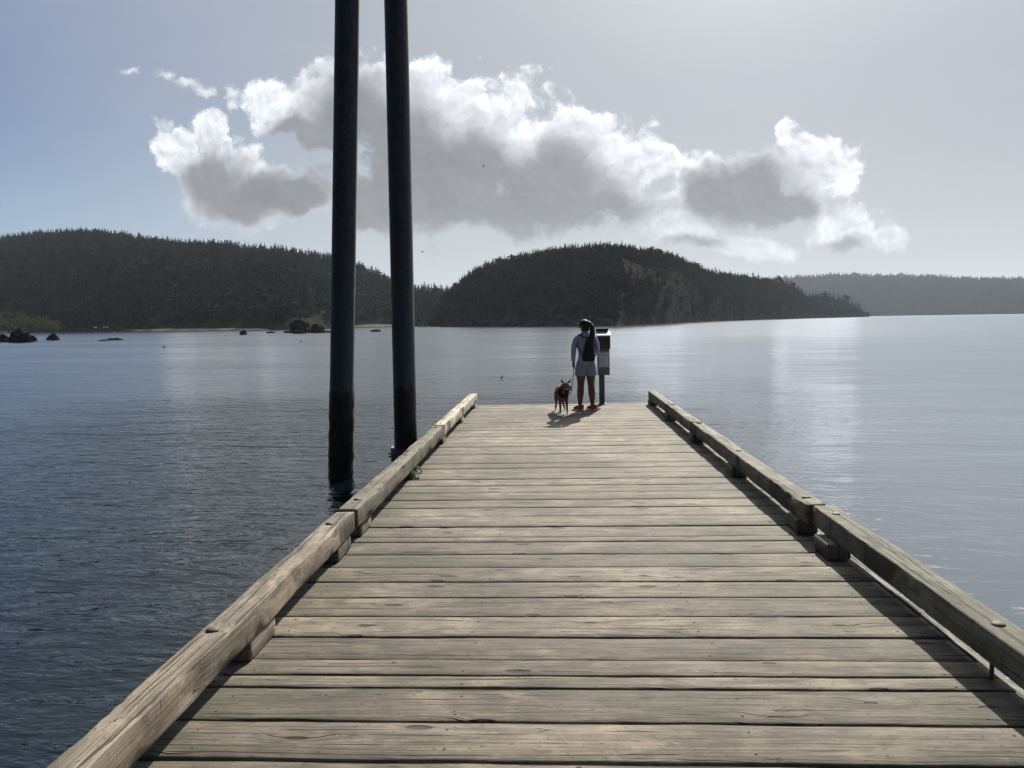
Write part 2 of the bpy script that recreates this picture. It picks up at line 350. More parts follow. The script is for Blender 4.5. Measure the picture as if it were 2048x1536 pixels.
def pile_mat():
    m = bpy.data.materials.new('pile_steel'); m.use_nodes = True; t = m.node_tree; t.nodes.clear(); q = NT(t)
    b = q.n('ShaderNodeBsdfPrincipled'); o = q.n('ShaderNodeOutputMaterial'); t.links.new(b.outputs[0], o.inputs[0])
    tcx = q.n('ShaderNodeTexCoord'); P = tcx.outputs['Object']; x, y, z = q.sep(P)
    n1 = q.noise(P, 9, 6, .65); n2 = q.noise(q.v('MULTIPLY', P, (6, 6, 1.2)), 2, 5, .6)
    sp = q.noise(q.v('MULTIPLY', P, (1, 1, .6)), 26, 4, .6)
    c = q.mix(q.rng(n1, .35, .65), (.010, .013, .017, 1), (.026, .031, .038, 1))
    c = q.mix(q.rng(sp, .54, .68, 0, .45), c, (.06, .072, .085, 1))
    c = q.mix(q.rng(q.noise(q.v('MULTIPLY', P, (9, 9, .7)), 1.4, 4, .6), .58, .68, 0, .55), c, (.045, .03, .022, 1))
    wet = q.rng(q.m('ADD', z, q.m('MULTIPLY', n2, .5)), 1.36, 1.28)      # tide stain: height above the water
    pale = q.m('MULTIPLY', q.m('MULTIPLY', q.rng(z, 3.2, 1.3), q.rng(n2, .3, .6, .45, 1)), q.m('SUBTRACT', 1, wet))
    c = q.mix(q.m('MULTIPLY', pale, .45), c, (.065, .095, .125, 1))
    c = q.mix(wet, c, q.mix(q.rng(sp, .4, .65), (.006, .006, .005, 1), (.028, .022, .014, 1)))
    q.put(b.inputs['Base Color'], c); q.put(b.inputs['Roughness'], q.rng(n1, .3, .7, .42, .7)); b.inputs['Metallic'].default_value = .25
    bp = q.n('ShaderNodeBump'); bp.inputs['Strength'].default_value = .5; bp.inputs['Distance'].default_value = .004
    q.put(bp.inputs['Height'], sp); t.links.new(bp.outputs[0], b.inputs['Normal']); return m
M['pile'] = pile_mat()

def water_mat():
    m = bpy.data.materials.new('sea_water'); m.use_nodes = True; t = m.node_tree; t.nodes.clear(); q = NT(t)
    b = q.n('ShaderNodeBsdfPrincipled'); o = q.n('ShaderNodeOutputMaterial'); t.links.new(b.outputs[0], o.inputs[0])
    geo = q.n('ShaderNodeNewGeometry'); P = geo.outputs['Position']; x, y, z = q.sep(P)
    b.inputs['Base Color'].default_value = (.002, .007, .0078, 1)
    b.inputs['Specular IOR Level'].default_value = .5
    dist = q.v('LENGTH', P); q.put(b.inputs['Roughness'], q.rng(dist, 8, 90, .03, .112, smooth=False))
    # calmer, smoother water in the lee on the right of the dock; streaks of wind farther out
    side = q.rng(q.m('SUBTRACT', x, q.m('MULTIPLY', y, .02)), -1.0, 4.5)
    q.put(b.inputs['IOR'], q.m('ADD', 1.5, q.m('MULTIPLY', side, .15)))  # reflectivity raised on the right to brighten the sky's reflection there
    streak = q.rng(q.noise(q.v('MULTIPLY', P, (.012, .05, 0)), 1.0, 4, .6), .40, .62, .55, 1.25)
    R1 = q.n('ShaderNodeVectorRotate', rotation_type='Z_AXIS'); q.put(R1.inputs['Vector'], P); R1.inputs['Angle'].default_value = .22
    A = q.noise(q.v('MULTIPLY', R1.outputs[0], (1.5, 4.4, 1)), 1.0, 3, .5, .7)
    B = q.noise(q.v('MULTIPLY', P, (3.4, 9.5, 1)), 1.0, 3, .55, .5)
    Cc = q.noise(q.v('MULTIPLY', P, (.30, .85, 1)), 1.0, 3, .5, .4)
    D_ = q.noise(q.v('MULTIPLY', P, (.05, .16, 1)), 1.0, 3, .5)
    amp = q.m('MULTIPLY', q.m('SUBTRACT', 1.0, q.m('MULTIPLY', side, .62)), q.rng(dist, 2.5, 30, 1.25, .5))
    h = q.m('ADD', q.m('MULTIPLY', A, q.m('MULTIPLY', amp, .034)), q.m('MULTIPLY', B, q.m('MULTIPLY', q.m('MULTIPLY', amp, amp), .022)))
    h = q.m('ADD', q.m('MULTIPLY', h, streak), q.m('ADD', q.m('MULTIPLY', Cc, q.m('MULTIPLY', amp, .06)), q.m('MULTIPLY', D_, .12)))
    bp = q.n('ShaderNodeBump'); bp.inputs['Strength'].default_value = 1; bp.inputs['Distance'].default_value = 1.0
    # distant wavelets are seen on the slopes that lean towards the shore side they are seen from
    k_ = q.m('DIVIDE', q.rng(dist, 4, 34, 0, -.085), q.m('ADD', dist, 1.0))
    q.put(bp.inputs['Normal'], q.v('NORMALIZE', q.xyz(q.m('MULTIPLY', x, k_), q.m('MULTIPLY', y, k_), 1.0)))
    q.put(bp.inputs['Height'], h); t.links.new(bp.outputs[0], b.inputs['Normal'])
    # added mirror layer brightens the right and far water, standing in for brighter sky
    gl = q.n('ShaderNodeBsdfGlossy'); gl.inputs['Color'].default_value = (.86, .90, .94, 1); q.put(gl.inputs['Roughness'], q.rng(dist, 8, 90, .03, .10, smooth=False)); t.links.new(bp.outputs[0], gl.inputs['Normal'])
    mx = q.n('ShaderNodeMixShader'); q.put(mx.inputs[0], q.m('ADD', q.m('MULTIPLY', side, .47), q.rng(dist, 4, 40, 0, .14))); t.links.new(b.outputs[0], mx.inputs[1]); t.links.new(gl.outputs[0], mx.inputs[2]); t.links.new(mx.outputs[0], o.inputs[0]); return m
M['water'] = water_mat()

# ------------------------------------------------------------------ water and seabed
tag(link('sea_water', mesh([(-5200, -400, WATER), (5200, -400, WATER), (5200, 6000, WATER), (-5200, 6000, WATER)], [(0, 1, 2, 3)]), M['water']),
    'rippled grey blue bay water', 'water', kind='structure')

# ------------------------------------------------------------------ hills
def interp(tab, x): return float(np.interp(x, [a for a, _ in tab], [b for _, b in tab]))
class Hill:
    def __init__(s, name, px0, px1, n, top, near, deep, tree, seed, m, shape=1.5):
        s.top, s.near, s.deep, s.tree, s.shape = top, near, deep, tree, shape
        s.px0, s.px1 = px0, px1; s.seed = seed
        rows = [-.03]+list(np.linspace(0, 1, 26))+[1.12, 1.35, 1.7]
        V_ = []; F_ = []; nr = len(rows)
        for i in range(n+1):
            px = px0+(px1-px0)*i/n
            for t in rows: V_.append(s.pt(px, t))
        for i in range(n):
            for k in range(nr-1): a = i*nr+k; F_.append((a, a+nr, a+nr+1, a+1))
        o = link(name, mesh(V_, F_), m, smooth=True); s.obj = o
        tag(o, None, None, kind='structure')
    def pt(s, px, t):
        v = ray(px, 640); v = v/math.hypot(v[0], v[1])
        d0 = interp(s.near, px); dd = interp(s.deep, px); d1 = d0+dd; th = s.tree
        tp = at_dist(px, interp(s.top, px), d1); zr = max(tp[2]-th, WATER+.4)
        d_ = d0+dd*t
        k = s.shape
        if t < 0: z = WATER-1.5
        elif t <= 1: z = WATER-.3+(zr-WATER+.3)*(k*t-(k-1)*t*t)
        else: z = zr-(zr-WATER+2)*((t-1)/.7)**1.5
        nz = mnoise.fractal(Vector((v[0]*d_*.03+s.seed, v[1]*d_*.03, 0)), 1, 2, 5)
        if 0 < t < 1: z += nz*(zr-WATER)*.10*math.sin(math.pi*t); d_ += nz*dd*.05
        p = EYE+v*d_; return np.array([p[0], p[1], z])
    def sample(s, n, t0, t1, skip=None):
        out = []
        while len(out) < n:
            px = rng.uniform(s.px0, s.px1); t = rng.uniform(t0, t1)
            d0 = interp(s.near, px)+interp(s.deep, px)*t
            if rng.random() > (d0*interp(s.deep, px))/s.dmax: continue
            if skip and skip(px, t): continue
            out.append((px, t))
        return out
LH = Hill('wooded_hills', -420, 900, 150,
    [(-420, 500), (-200, 505), (0, 479), (90, 468), (170, 464), (240, 468), (310, 480), (370, 487), (450, 490), (510, 497), (560, 500), (610, 508), (662, 514), (720, 532), (760, 546), (790, 562), (830, 574), (885, 578), (900, 580)],
    [(-420, 470), (0, 450), (150, 400), (300, 330), (500, 300), (600, 290), (700, 370), (790, 400), (900, 380)],
    [(-420, 330), (0, 340), (300, 330), (500, 300), (662, 240), (790, 150), (850, 90), (900, 80)], 6.5, 3.1, M['ground'], 1.5)
IS = Hill('island_terrain', 862, 1738, 150,
    [(862, 645), (872, 618), (890, 588), (905, 572), (930, 552), (960, 533), (1000, 521), (1060, 506), (1130, 496), (1190, 489), (1250, 491), (1300, 499), (1350, 510), (1390, 529), (1420, 541), (1470, 548), (1520, 556), (1560, 562), (1590, 575), (1612, 592), (1650, 592), (1690, 602), (1715, 616), (1738, 633)],
    [(862, 318), (950, 285), (1100, 250), (1240, 238), (1330, 290), (1440, 430), (1600, 680), (1738, 1000)],
    [(862, 30), (900, 60), (1000, 95), (1150, 120), (1300, 110), (1450, 90), (1600, 70), (1738, 40)], 4.2, 9.7, M['island'], 1.7)
RH = Hill('far_headland', 1440, 2560, 110,
    [(1440, 575), (1500, 563), (1550, 556), (1600, 552), (1660, 549), (1750, 549), (1850, 551), (1950, 556), (2048, 556), (2200, 548), (2560, 560)],
    [(1440, 1900), (1800, 2000), (2560, 2100)], [(1440, 380), (1800, 420), (2560, 420)], 11, 5.5, M['ground'], 1.5)
for h in (LH, IS, RH): h.dmax = max((interp(h.near, p)+interp(h.deep, p))*interp(h.deep, p) for p in np.linspace(h.px0, h.px1, 60))

# ------------------------------------------------------------------ trees
def conifer(seed, slim=.2, ragged=.35, nb=38, lean=.02, base=.1, roundish=0.):
    r = np.random.default_rng(seed); V_ = []; T_ = []; mi = []
    lx, ly = r.normal(0, lean, 2)
    n = 5
    for k in range(2):
        for j in range(n):
            a = 2*math.pi*j/n; rr = .016*(1-k*.85); V_.append((rr*math.cos(a)+lx*k, rr*math.sin(a)+ly*k, -.06+1.02*k))
    for j in range(n):
        a, b = j, (j+1) % n; T_ += [(a, b, n+b), (a, n+b, n+a)]; mi += [1, 1]
    for i in range(nb):
        z = base+(1-base)*((i+r.random())/nb)
        u = (z-base)/(1-base)
        prof = (1-u)**.85 if not roundish else (math.sin(math.pi*min(1, .12+u*.9))**.7)
        rad = max(.022, slim*prof*(1+ragged*r.normal()))
        a = r.uniform(0, 2*math.pi); ca, sa = math.cos(a), math.sin(a); w = rad*r.uniform(.30, .5)
        dr = r.uniform(.05, .4)*rad; cx, cy = lx*z, ly*z
        b0 = len(V_); up = .5*rad
        V_ += [(cx, cy, z+up*.35), (cx+ca*rad, cy+sa*rad, z-dr+.1*rad), (cx+ca*rad*.55-sa*w, cy+sa*rad*.55+ca*w, z-dr*.9-.03), (cx+ca*rad*.55+sa*w, cy+sa*rad*.55-ca*w, z-dr*.9-.02),
               (cx+ca*rad*.5, cy+sa*rad*.5, z+.03), (cx+ca*rad*.25, cy+sa*rad*.25, z-.07)]
        T_ += [(b0, b0+1, b0+2), (b0, b0+3, b0+1), (b0+4, b0+1, b0+5)]; mi += [0, 0, 0]
    return np.array(V_), np.array(T_), np.array(mi)
PROTO = [conifer(i, slim=[.17, .2, .24, .19, .27, .3][i], ragged=[.3, .4, .35, .5, .45, .4][i], roundish=(i >= 4), base=[.1, .12, .08, .2, .25, .3][i], lean=.03) for i in range(6)]
def forest(name, hill, pts, hrange, label, m, top=None):
    VV, TT, MM = [], [], []; b = 0
    for (px, t) in pts:
        p = hill.pt(px, t); k = rng.choice(6, p=[.26, .24, .2, .14, .09, .07]); V_, T_, mi = PROTO[k]
        h_ = rng.uniform(*hrange)*(.75 if k >= 4 else 1); a = rng.uniform(0, 6.28); c, s_ = math.cos(a), math.sin(a); w = h_*rng.uniform(1.15, 1.8)
        Q_ = np.empty_like(V_); Q_[:, 0] = (V_[:, 0]*c-V_[:, 1]*s_)*w; Q_[:, 1] = (V_[:, 0]*s_+V_[:, 1]*c)*w; Q_[:, 2] = V_[:, 2]*h_
        VV.append(Q_+p); TT.append(T_+b); MM.append(mi); b += len(V_)
    me = fast_tris(np.vstack(VV), np.vstack(TT)); me.materials.append(m); me.materials.append(M['bark'])
    me.polygons.foreach_set('material_index', np.concatenate(MM).astype(np.int32))
    o = bpy.data.objects.new(name, me); COL.objects.link(o); tag(o, label, 'forest', kind='stuff'); return o
def bare(px, t):                    # open rock and dry grass on the island's right shoulder
    e = ((px-1325-110*(.42-t))/80)**2+((t-.44)/.2)**2
    e2 = ((px-1390)/85)**2+((t-.12)/.16)**2
    e3 = ((px-1600)/70)**2+((t-.1)/.12)**2
    return (e < 1 and rng.random() < .86) or (e2 < 1 and rng.random() < .6) or (e3 < 1 and rng.random() < .5)
forest('conifer_forest', LH, LH.sample(7600, .035, 1.1), (6, 11), 'dense dark conifer forest covering the long left hill', M['fir'])
forest('conifer_forest', IS, IS.sample(3800, .05, 1.08, bare), (3.6, 6.2), 'dark conifers covering the rounded island hill in the middle', M['fir_island'])
forest('conifer_forest', RH, RH.sample(8500, .0, 1.08), (10, 19), 'hazy conifer forest on the far right headland', M['fir'])
# single trees that stand out: skyline and shore
tree_me = {}
def single(hill, px, t, h_, label, group, m, key):
    p = hill.pt(px, t); k = int(rng.choice(6, p=[.26, .24, .2, .14, .09, .07]))
    kk = (k, key)
    if kk not in tree_me:
        V_, T_, mi = PROTO[k]; me = fast_tris(V_, T_); me.materials.append(m); me.materials.append(M['bark']); me.polygons.foreach_set('material_index', mi.astype(np.int32)); tree_me[kk] = me
    o = bpy.data.objects.new('conifer_tree', tree_me[kk]); COL.objects.link(o); o.location = p; w = h_*rng.uniform(1.2, 2.0)
    o.scale = (w, w, h_); o.rotation_euler = (0, 0, rng.uniform(0, 6.28)); tag(o, label, 'tree', group)
for i in range(120):
    px = 866+(1725-866)*(i+rng.uniform(-.3, .3))/120
    single(IS, px, rng.uniform(.93, 1.03), rng.uniform(4.0, 6.6)*(1+.9*max(0, (px-1400)/300)), 'dark conifer standing up from the skyline of the middle island hill', 'conifers along the island skyline', M['fir_island'], 'i')
for i in range(120):
    px = -20+(890+20)*(i+rng.uniform(-.35, .35))/120
    single(LH, px, rng.uniform(.95, 1.02), rng.uniform(5.5, 10.5), 'conifer standing up from the skyline of the long left hill', 'conifers along the left hill skyline', M['fir'], 'l')
for i in range(55):
    px = 1560+(2060-1560)*(i+rng.uniform(-.35, .35))/55
    single(RH, px, rng.uniform(.97, 1.02), rng.uniform(11, 21), 'hazy conifer standing up from the skyline of the far right headland', 'conifers along the far headland skyline', M['fir'], 'r')
# pale deciduous crowns by the old pier
def crown_tree(px, py_top, py_base, w_px, dist, label):
    base = at_dist(px, py_base, dist); wd = w_px/F*dist; ht = (py_base-py_top)/F*dist
    root = empty('willow_tree', base); tag(root, label, 'tree', 'pale green trees by the old pier')
    b = MB(); b.tube([(0, 0, -1), (0, 0, ht*.5)], [.25, .12], 6); b.tube([(0, 0, ht*.25), (wd*.25, 0, ht*.7)], [.14, .06], 5); b.tube([(0, 0, ht*.25), (-wd*.25, 0, ht*.65)], [.14, .06], 5)
    b.build('trunk', M['bark'], root)
    r = np.random.default_rng(int(px)+9); n = int(2600*min(1, wd/14)); V_ = []; T_ = []
    cl = [(r.uniform(-.42, .42), r.uniform(-.4, .4), r.uniform(.25, .78), r.uniform(.16, .30)) for _ in range(16)]
    for i in range(n):
        c = cl[r.integers(16)]; q = r.normal(size=3); q /= np.linalg.norm(q); q *= c[3]*r.uniform(.75, 1.05)
        p = np.array([(c[0]+q[0])*wd, (c[1]+q[1])*wd, min(1, (c[2]*(1-.5*c[0]**2*4*.3)+q[2]*.85))*ht]); s_ = r.uniform(.18, .42)
        e1, e2 = r.normal(size=3)*s_, r.normal(size=3)*s_; V_ += [p, p+e1, p+e2]; T_.append((3*i, 3*i+1, 3*i+2))
    me = fast_tris(V_, T_); link('crown', me, M['willow'], root)
crown_tree(18, 623, 668, 110, 395, 'largest pale green rounded tree at the left edge, behind the old pier')
crown_tree(62, 634, 667, 62, 390, 'medium pale green tree just right of the largest one, behind the old pier')
crown_tree(102, 641, 666, 34, 385, 'small pale green bush tree above the middle of the old pier')
crown_tree(240, 652, 664, 16, 345, 'tiny pale green bush right of the old pier end on the beach')
# ------------------------------------------------------------------ beaches
def beach(px0, px1, near_tab, wdt, zt):
    V_ = []; F_ = []; n = 60
    for i in range(n+1):
        px = px0+(px1-px0)*i/n; v = ray(px, 640); v = v/math.hypot(v[0], v[1]); d0 = interp(near_tab, px)
        e = math.sin(math.pi*i/n)**.4; wv_ = (1+.3*math.sin(i*.9))
        for (dd, z) in ((-wdt*e*wv_, WATER-.5), (-wdt*e*wv_*.9, WATER+.03*e), (-wdt*.4*e, WATER+zt*.5*e), (0, WATER+zt*e), (5, WATER+zt*e+.1)):
            p = EYE+v*(d0+dd); V_.append((p[0], p[1], z))
    for i in range(n):
        for k in range(4): a = i*5+k; F_.append((a, a+5, a+6, a+1))
    tag(link('beach', mesh(V_, F_), M['sand'], smooth=True), kind='structure')
beach(-300, 60, LH.near, 22, 1.1); beach(175, 540, LH.near, 14, .8); beach(705, 800, LH.near, 16, 1.0)

# ------------------------------------------------------------------ rocks
def rock(px, w_px, h_px, base_py, label, seed, name='sea_rock', flat=1.0, pts=None):
    c = on_plane(px, base_py, WATER); dist = math.hypot(c[0], c[1]); k = dist/F
    bm = bmesh.new(); bmesh.ops.create_icosphere(bm, subdivisions=4, radius=1)
    hx, hz = w_px*k/2, h_px*k
    for v in bm.verts:
        p = v.co.copy(); n1 = mnoise.fractal(p*1.3+Vector((seed*3.1, 0, 0)), 1, 2, 4); cell = mnoise.cell(p*2.2+Vector((seed, 0, 0)))
        s_ = 1+.36*n1+.04*(cell-.5); p *= s_; p.z = max(p.z, -.35); v.co = (p.x*hx, p.y*hx*.8, (p.z*.92+.08)*hz)
    bm.verts.index_update(); me = bpy.data.meshes.new('rock'); bm.to_mesh(me); bm.free()
    o = link(name, me, M['rock'], loc=(c[0], c[1]+hx*.5, WATER)); tag(o, label, 'rock', 'rocks standing out of the bay'); return o
rock(597, 42, 27, 665.5, 'largest sea rock, tall rounded boulder left of the leaning steel pile', 1)
rock(634, 30, 16, 665.5, 'lower boulder leaning against the right side of the largest sea rock', 2)
rock(596, 22, 7, 667.5, 'small low rock at the foot of the largest sea rock', 3)
rock(574, 14, 4, 666, 'small flat rock at the left foot of the largest sea rock', 4)
rock(653, 16, 4, 665.5, 'low rock tapering off right of the two big boulders, beside the leaning pile', 5)
rock(485, 13, 8, 669.5, 'small pointed rock alone left of the largest sea rock', 6)
rock(540, 17, 3.5, 666.5, 'flat reef rock between the small pointed rock and the largest sea rock', 7)
rock(750, 20, 4.5, 663.5, 'long low rock in the water between the two steel piles', 8)
rock(35, 35, 21, 684.5, 'big rounded dark rock in front of the old pier at the left', 9)
rock(60, 17, 9, 683, 'small dark rock touching the right side of the big rounded one', 10)
rock(2, 22, 11, 684, 'dark rock cut by the left edge of the picture', 11)
rock(102, 21, 10.5, 680.5, 'reddish dark rock standing alone under the middle of the old pier', 12)
rock(226, 28, 4, 680.5, 'long flat reef rock below the end of the old pier', 13)
rock(205, 15, 2.6, 682, 'small flat rock left of the long reef rock', 14)
rock(1214, 26, 12.5, 651.5, 'dark pointed rock at the foot of the island behind the pay station', 15)
rock(1124, 8, 1.8, 653, 'tiny dark rock left of the woman\'s head at the island shore', 16)
rock(1737, 14, 2.5, 632.5, 'tiny rock off the right tip of the island', 17)

# ------------------------------------------------------------------ old pier far left
A0 = on_plane(22, 671.5, WATER); A1 = on_plane(227, 667, WATER); ax = A1-A0; Lp = np.linalg.norm(ax); ux = ax/Lp; nx_ = np.array([-ux[1], ux[0], 0])
root = empty('old_pier', A0); tag(root, 'long old timber pier on many thin pilings along the far left shore', 'pier')
root.rotation_euler.z = math.atan2(ux[1], ux[0])
b = MB(); b.box((Lp/2, 0, .95), (Lp, 2.2, .22)); b.box((Lp/2, -1.0, .74), (Lp, .2, .2)); b.build('pier_deck', M['pier'], root)
for yv in (-1.05, 1.05):
    b = MB(); b.box((Lp/2, yv, 1.5), (Lp, .06, .09)); b.box((Lp/2, yv, 1.3), (Lp, .05, .06))
    for k in range(26): b.box((.1+k*(Lp-.2)/25, yv, 1.28), (.09, .1, .44))
    b.build('railing', M['pier'], root)
for k in range(40):
    xx = 3.2+(Lp-3.4)*k/39+random.uniform(-.1, .1); b = MB(); r0 = random.uniform(.06, .09)
    b.tube([(xx+random.uniform(-.15, .15), -1.0, -.9), (xx, -.95, .85)], r0, 6); b.build('piling', M['pier_pile'], root)
b = MB(); b.box((Lp/2, 0, .3), (Lp, .1, .08)); b.build('cross_beam', M['pier'], root)
def gull(px, py_base, dist, size, label, group, m, name='gull', cat='gull', wings=False, swim=False, head=1):
    c = at_dist(px, py_base, dist) if not swim else on_plane(px, py_base, WATER)
    root = empty(name, c, random.uniform(-.6, .6)); tag(root, label, cat, group); s = size
    b = MB(); b.ball((0, 0, .35*s), (.34*s, .16*s, .15*s)); b.ball((head*.28*s, 0, .55*s), (.1*s, .08*s, .1*s)); b.tube([(head*.18*s, 0, .38*s), (head*.28*s, 0, .56*s)], .07*s, 6)
    b.tube([(head*.36*s, 0, .55*s), (head*.48*s, 0, .53*s)], [.03*s, .01*s], 5); b.tube([(-head*.25*s, 0, .36*s), (-head*.5*s, 0, .34*s)], [.08*s, .03*s], 5)
    b.build('body', m, root, smooth=True)
    if wings:
        for sg in (-1, 1):
            w = MB(); prof = [(0, .4), (.5*sg, .62), (1.05*sg, .52)]; V_ = []
            for (yw, zw), ch in zip(prof, (.2, .17, .03)):
                V_ += [(ch*s, yw*s, zw*s), (-ch*s, yw*s, zw*s), (0, yw*s, (zw+.03)*s)]
            Fw = []
            for i in range(2):
                a = i*3; Fw += [(a, a+3, a+5, a+2), (a+2, a+5, a+4, a+1), (a+1, a+4, a+3, a)]
            w.add(V_, Fw); w.build('wing', m, root)
    elif not swim:
        for sg in (-1, 1):
            w = MB(); w.tube([(0, .05*sg*s, .25*s), (0, .05*sg*s, 0)], .015*s, 5); w.build('leg', m, root)
    return root
dp = math.hypot(*A1[:2])*.985
for px, lab in ((189.5, 'leftmost white gull standing on the old pier railing'), (192.5, 'white gull close beside the leftmost one on the old pier'), (207.5, 'white gull in the middle of the pier end, left of the last one'), (214, 'rightmost white gull near the end of the old pier')):
    gull(px, 656.6, dp, .75, lab, 'white gulls on the old pier', M['gull'])
gull(967, 334.5, 120, .42, 'small dark bird flying in front of the big cloud', 'birds flying in the sky', M['bird'], 'flying_bird', 'bird', wings=True)
gull(845, 506, 150, .55, 'pale bird gliding low just right of the second steel pile', 'birds flying in the sky', M['bird'], 'flying_bird', 'bird', wings=True)
gull(328, 698, 0, .42, 'dark upright water bird swimming left of the leaning pile', 'birds on the water', M['bird'], 'water_bird', 'bird', swim=True)
gull(1003, 758.5, 0, .17, 'small dark duck swimming beyond the dock end', 'birds on the water', M['bird'], 'water_bird', 'bird', swim=True)
gull(602, 685.5, 0, .35, 'tiny dark duck swimming in front of the largest sea rock', 'birds on the water', M['bird'], 'water_bird', 'bird', swim=True)
# small raft far beyond the second pile
c = on_plane(846, 654.6, WATER); root = empty('mooring_raft', c); tag(root, 'tiny far raft on the water right of the second steel pile', 'raft')
b = MB(); b.box((0, 0, .25), (3.8, 2, .3), bev=.05); b.build('raft_deck', M['pier'], root)
b = MB(); [b.box((x, -.8, .6), (.08, .08, .6)) for x in (-1.7, -.6, .5, 1.7)]; b.box((0, -.8, .92), (3.6, .06, .07)); b.build('railing', M['pier_pile'], root)

# ================================================================== the dock (own frame, tilted at the end)
DOCK = []                       # every top-level object standing in the dock's frame
dock = empty('floating_dock', (0, 6, 0)); tag(dock, 'weathered grey wooden floating dock with plank deck and low timber side rails', 'dock'); DOCK.append(dock)
def in_dock(o): o.location = Vector(o.location)-Vector((0, 6, 0)); return o
XL, XR = -1.60, 1.93
ys = [2.678, 2.958, 3.248, 3.368, 3.53, 3.794, 4.072, 4.364, 4.63, 4.913, 5.2, 5.496, 5.62, 5.909, 6.229, 6.532, 6.82, 7.117, 7.423, 7.727, 8.03, 8.323, 8.613,
      8.9, 9.217, 9.50, 9.79, 10.102, 10.38, 10.66, 10.96, 11.29, 11.606, 11.88, 12.159, 12.46, 12.767, 13.06, 13.35, 13.65, 13.92, 14.193, 14.49, 14.80]
gaps = {2.678: .013, 2.958: .013, 3.248: .015, 3.368: .006, 3.53: .0015, 3.794: .010, 4.072: .011, 4.364: .007, 4.63: .0015, 4.913: .009, 5.2: .009, 5.496: .004, 5.62: .0015, 5.909: .016}
ys = [2.678-.298*i for i in range(16, 0, -1)]+ys
NAILX = (-1.42, -.43, .74, 1.72)
def plank(y0, y1, g0, g1, i):
    r = np.random.default_rng(100+i); a, b_ = y0+g0/2, y1-g1/2; cy = (a+b_)/2; hw = (b_-a)/2; cx = (XL+XR)/2
    e0, e1 = r.uniform(-.012, .012, 2); nx = 110; th = .065; zo = r.uniform(-.003, .002); ev = min(.006, .4*max(g0, g1)+.0015)
    sec = [(-1, -th), (-1, -.010), (-.975, -.0035), (-.92, -.0005), (-.45, 0), (0, 0), (.45, 0), (.92, -.0006), (.972, -.0035), (1, -.009), (1, -th)]
    V_ = []; F_ = []; mi = []
    cup = r.uniform(-.003, .003); sd_ = r.uniform(0, 99)
    for k in range(nx+1):
        x = XL-.0+e0+(XR-XL+e1-e0)*k/nx
        nA = mnoise.fractal(Vector((x*2.2, sd_, 0)), 1, 2, 4); nB = mnoise.fractal(Vector((x*2.2, sd_+40, 0)), 1, 2, 4)
        for (u, z) in sec:
            ed = (nB if u > 0 else nA)*ev*(1 if abs(u) > .8 else 0)
            nz = mnoise.noise(Vector((x*1.5, u*2+sd_, 3)))*.0016 if z > -.05 else 0
            V_.append((x-cx, u*hw+ed, z+zo+nz+cup*(1-u*u)*(z > -.05)))
    m_ = len(sec)
    for k in range(nx):
        for j in range(m_-1):
            q = k*m_+j; F_.append((q, q+m_, q+m_+1, q+1)); mi.append(0)
        F_.append((k*m_, k*m_+m_-1, (k+1)*m_+m_-1, (k+1)*m_)); mi.append(0)
    F_ += [tuple(range(m_)), tuple(nx*m_+j for j in range(m_))[::-1]]; mi += [0, 0]
    for X in NAILX:                      # spike heads, set a hair proud
        for s in (-.55, .5):
            if hw < .08 and s > 0: continue
            nxp, nyp = X+r.normal(0, .018)-cx, s*hw+r.normal(0, .008); rr = .0055; b0 = len(V_)
            zt = zo+cup*(1-s*s)+.0022
            V_ += [(nxp+rr*math.cos(t_*math.pi/4), nyp+rr*math.sin(t_*math.pi/4), zt) for t_ in range(8)]+[(nxp+rr*1.1*math.cos(t_*math.pi/4), nyp+rr*1.1*math.sin(t_*math.pi/4), zt-.006) for t_ in range(8)]
            F_.append(tuple(range(b0, b0+8))); mi.append(1)
            for t_ in range(8): F_.append((b0+t_, b0+8+t_, b0+8+(t_+1) % 8, b0+(t_+1) % 8)); mi.append(1)
    o = link('deck_plank', mesh(V_, F_, mi=mi), [M['plank'], M['nail']], dock, (cx, cy-6, 0))
    for p in o.data.polygons: p.use_smooth = len(p.vertices) == 4
for i in range(len(ys)-1):
    g0 = gaps.get(ys[i], .0055+.003*random.random()); g1 = gaps.get(ys[i+1], .006); plank(ys[i], ys[i+1], g0, g1, i)

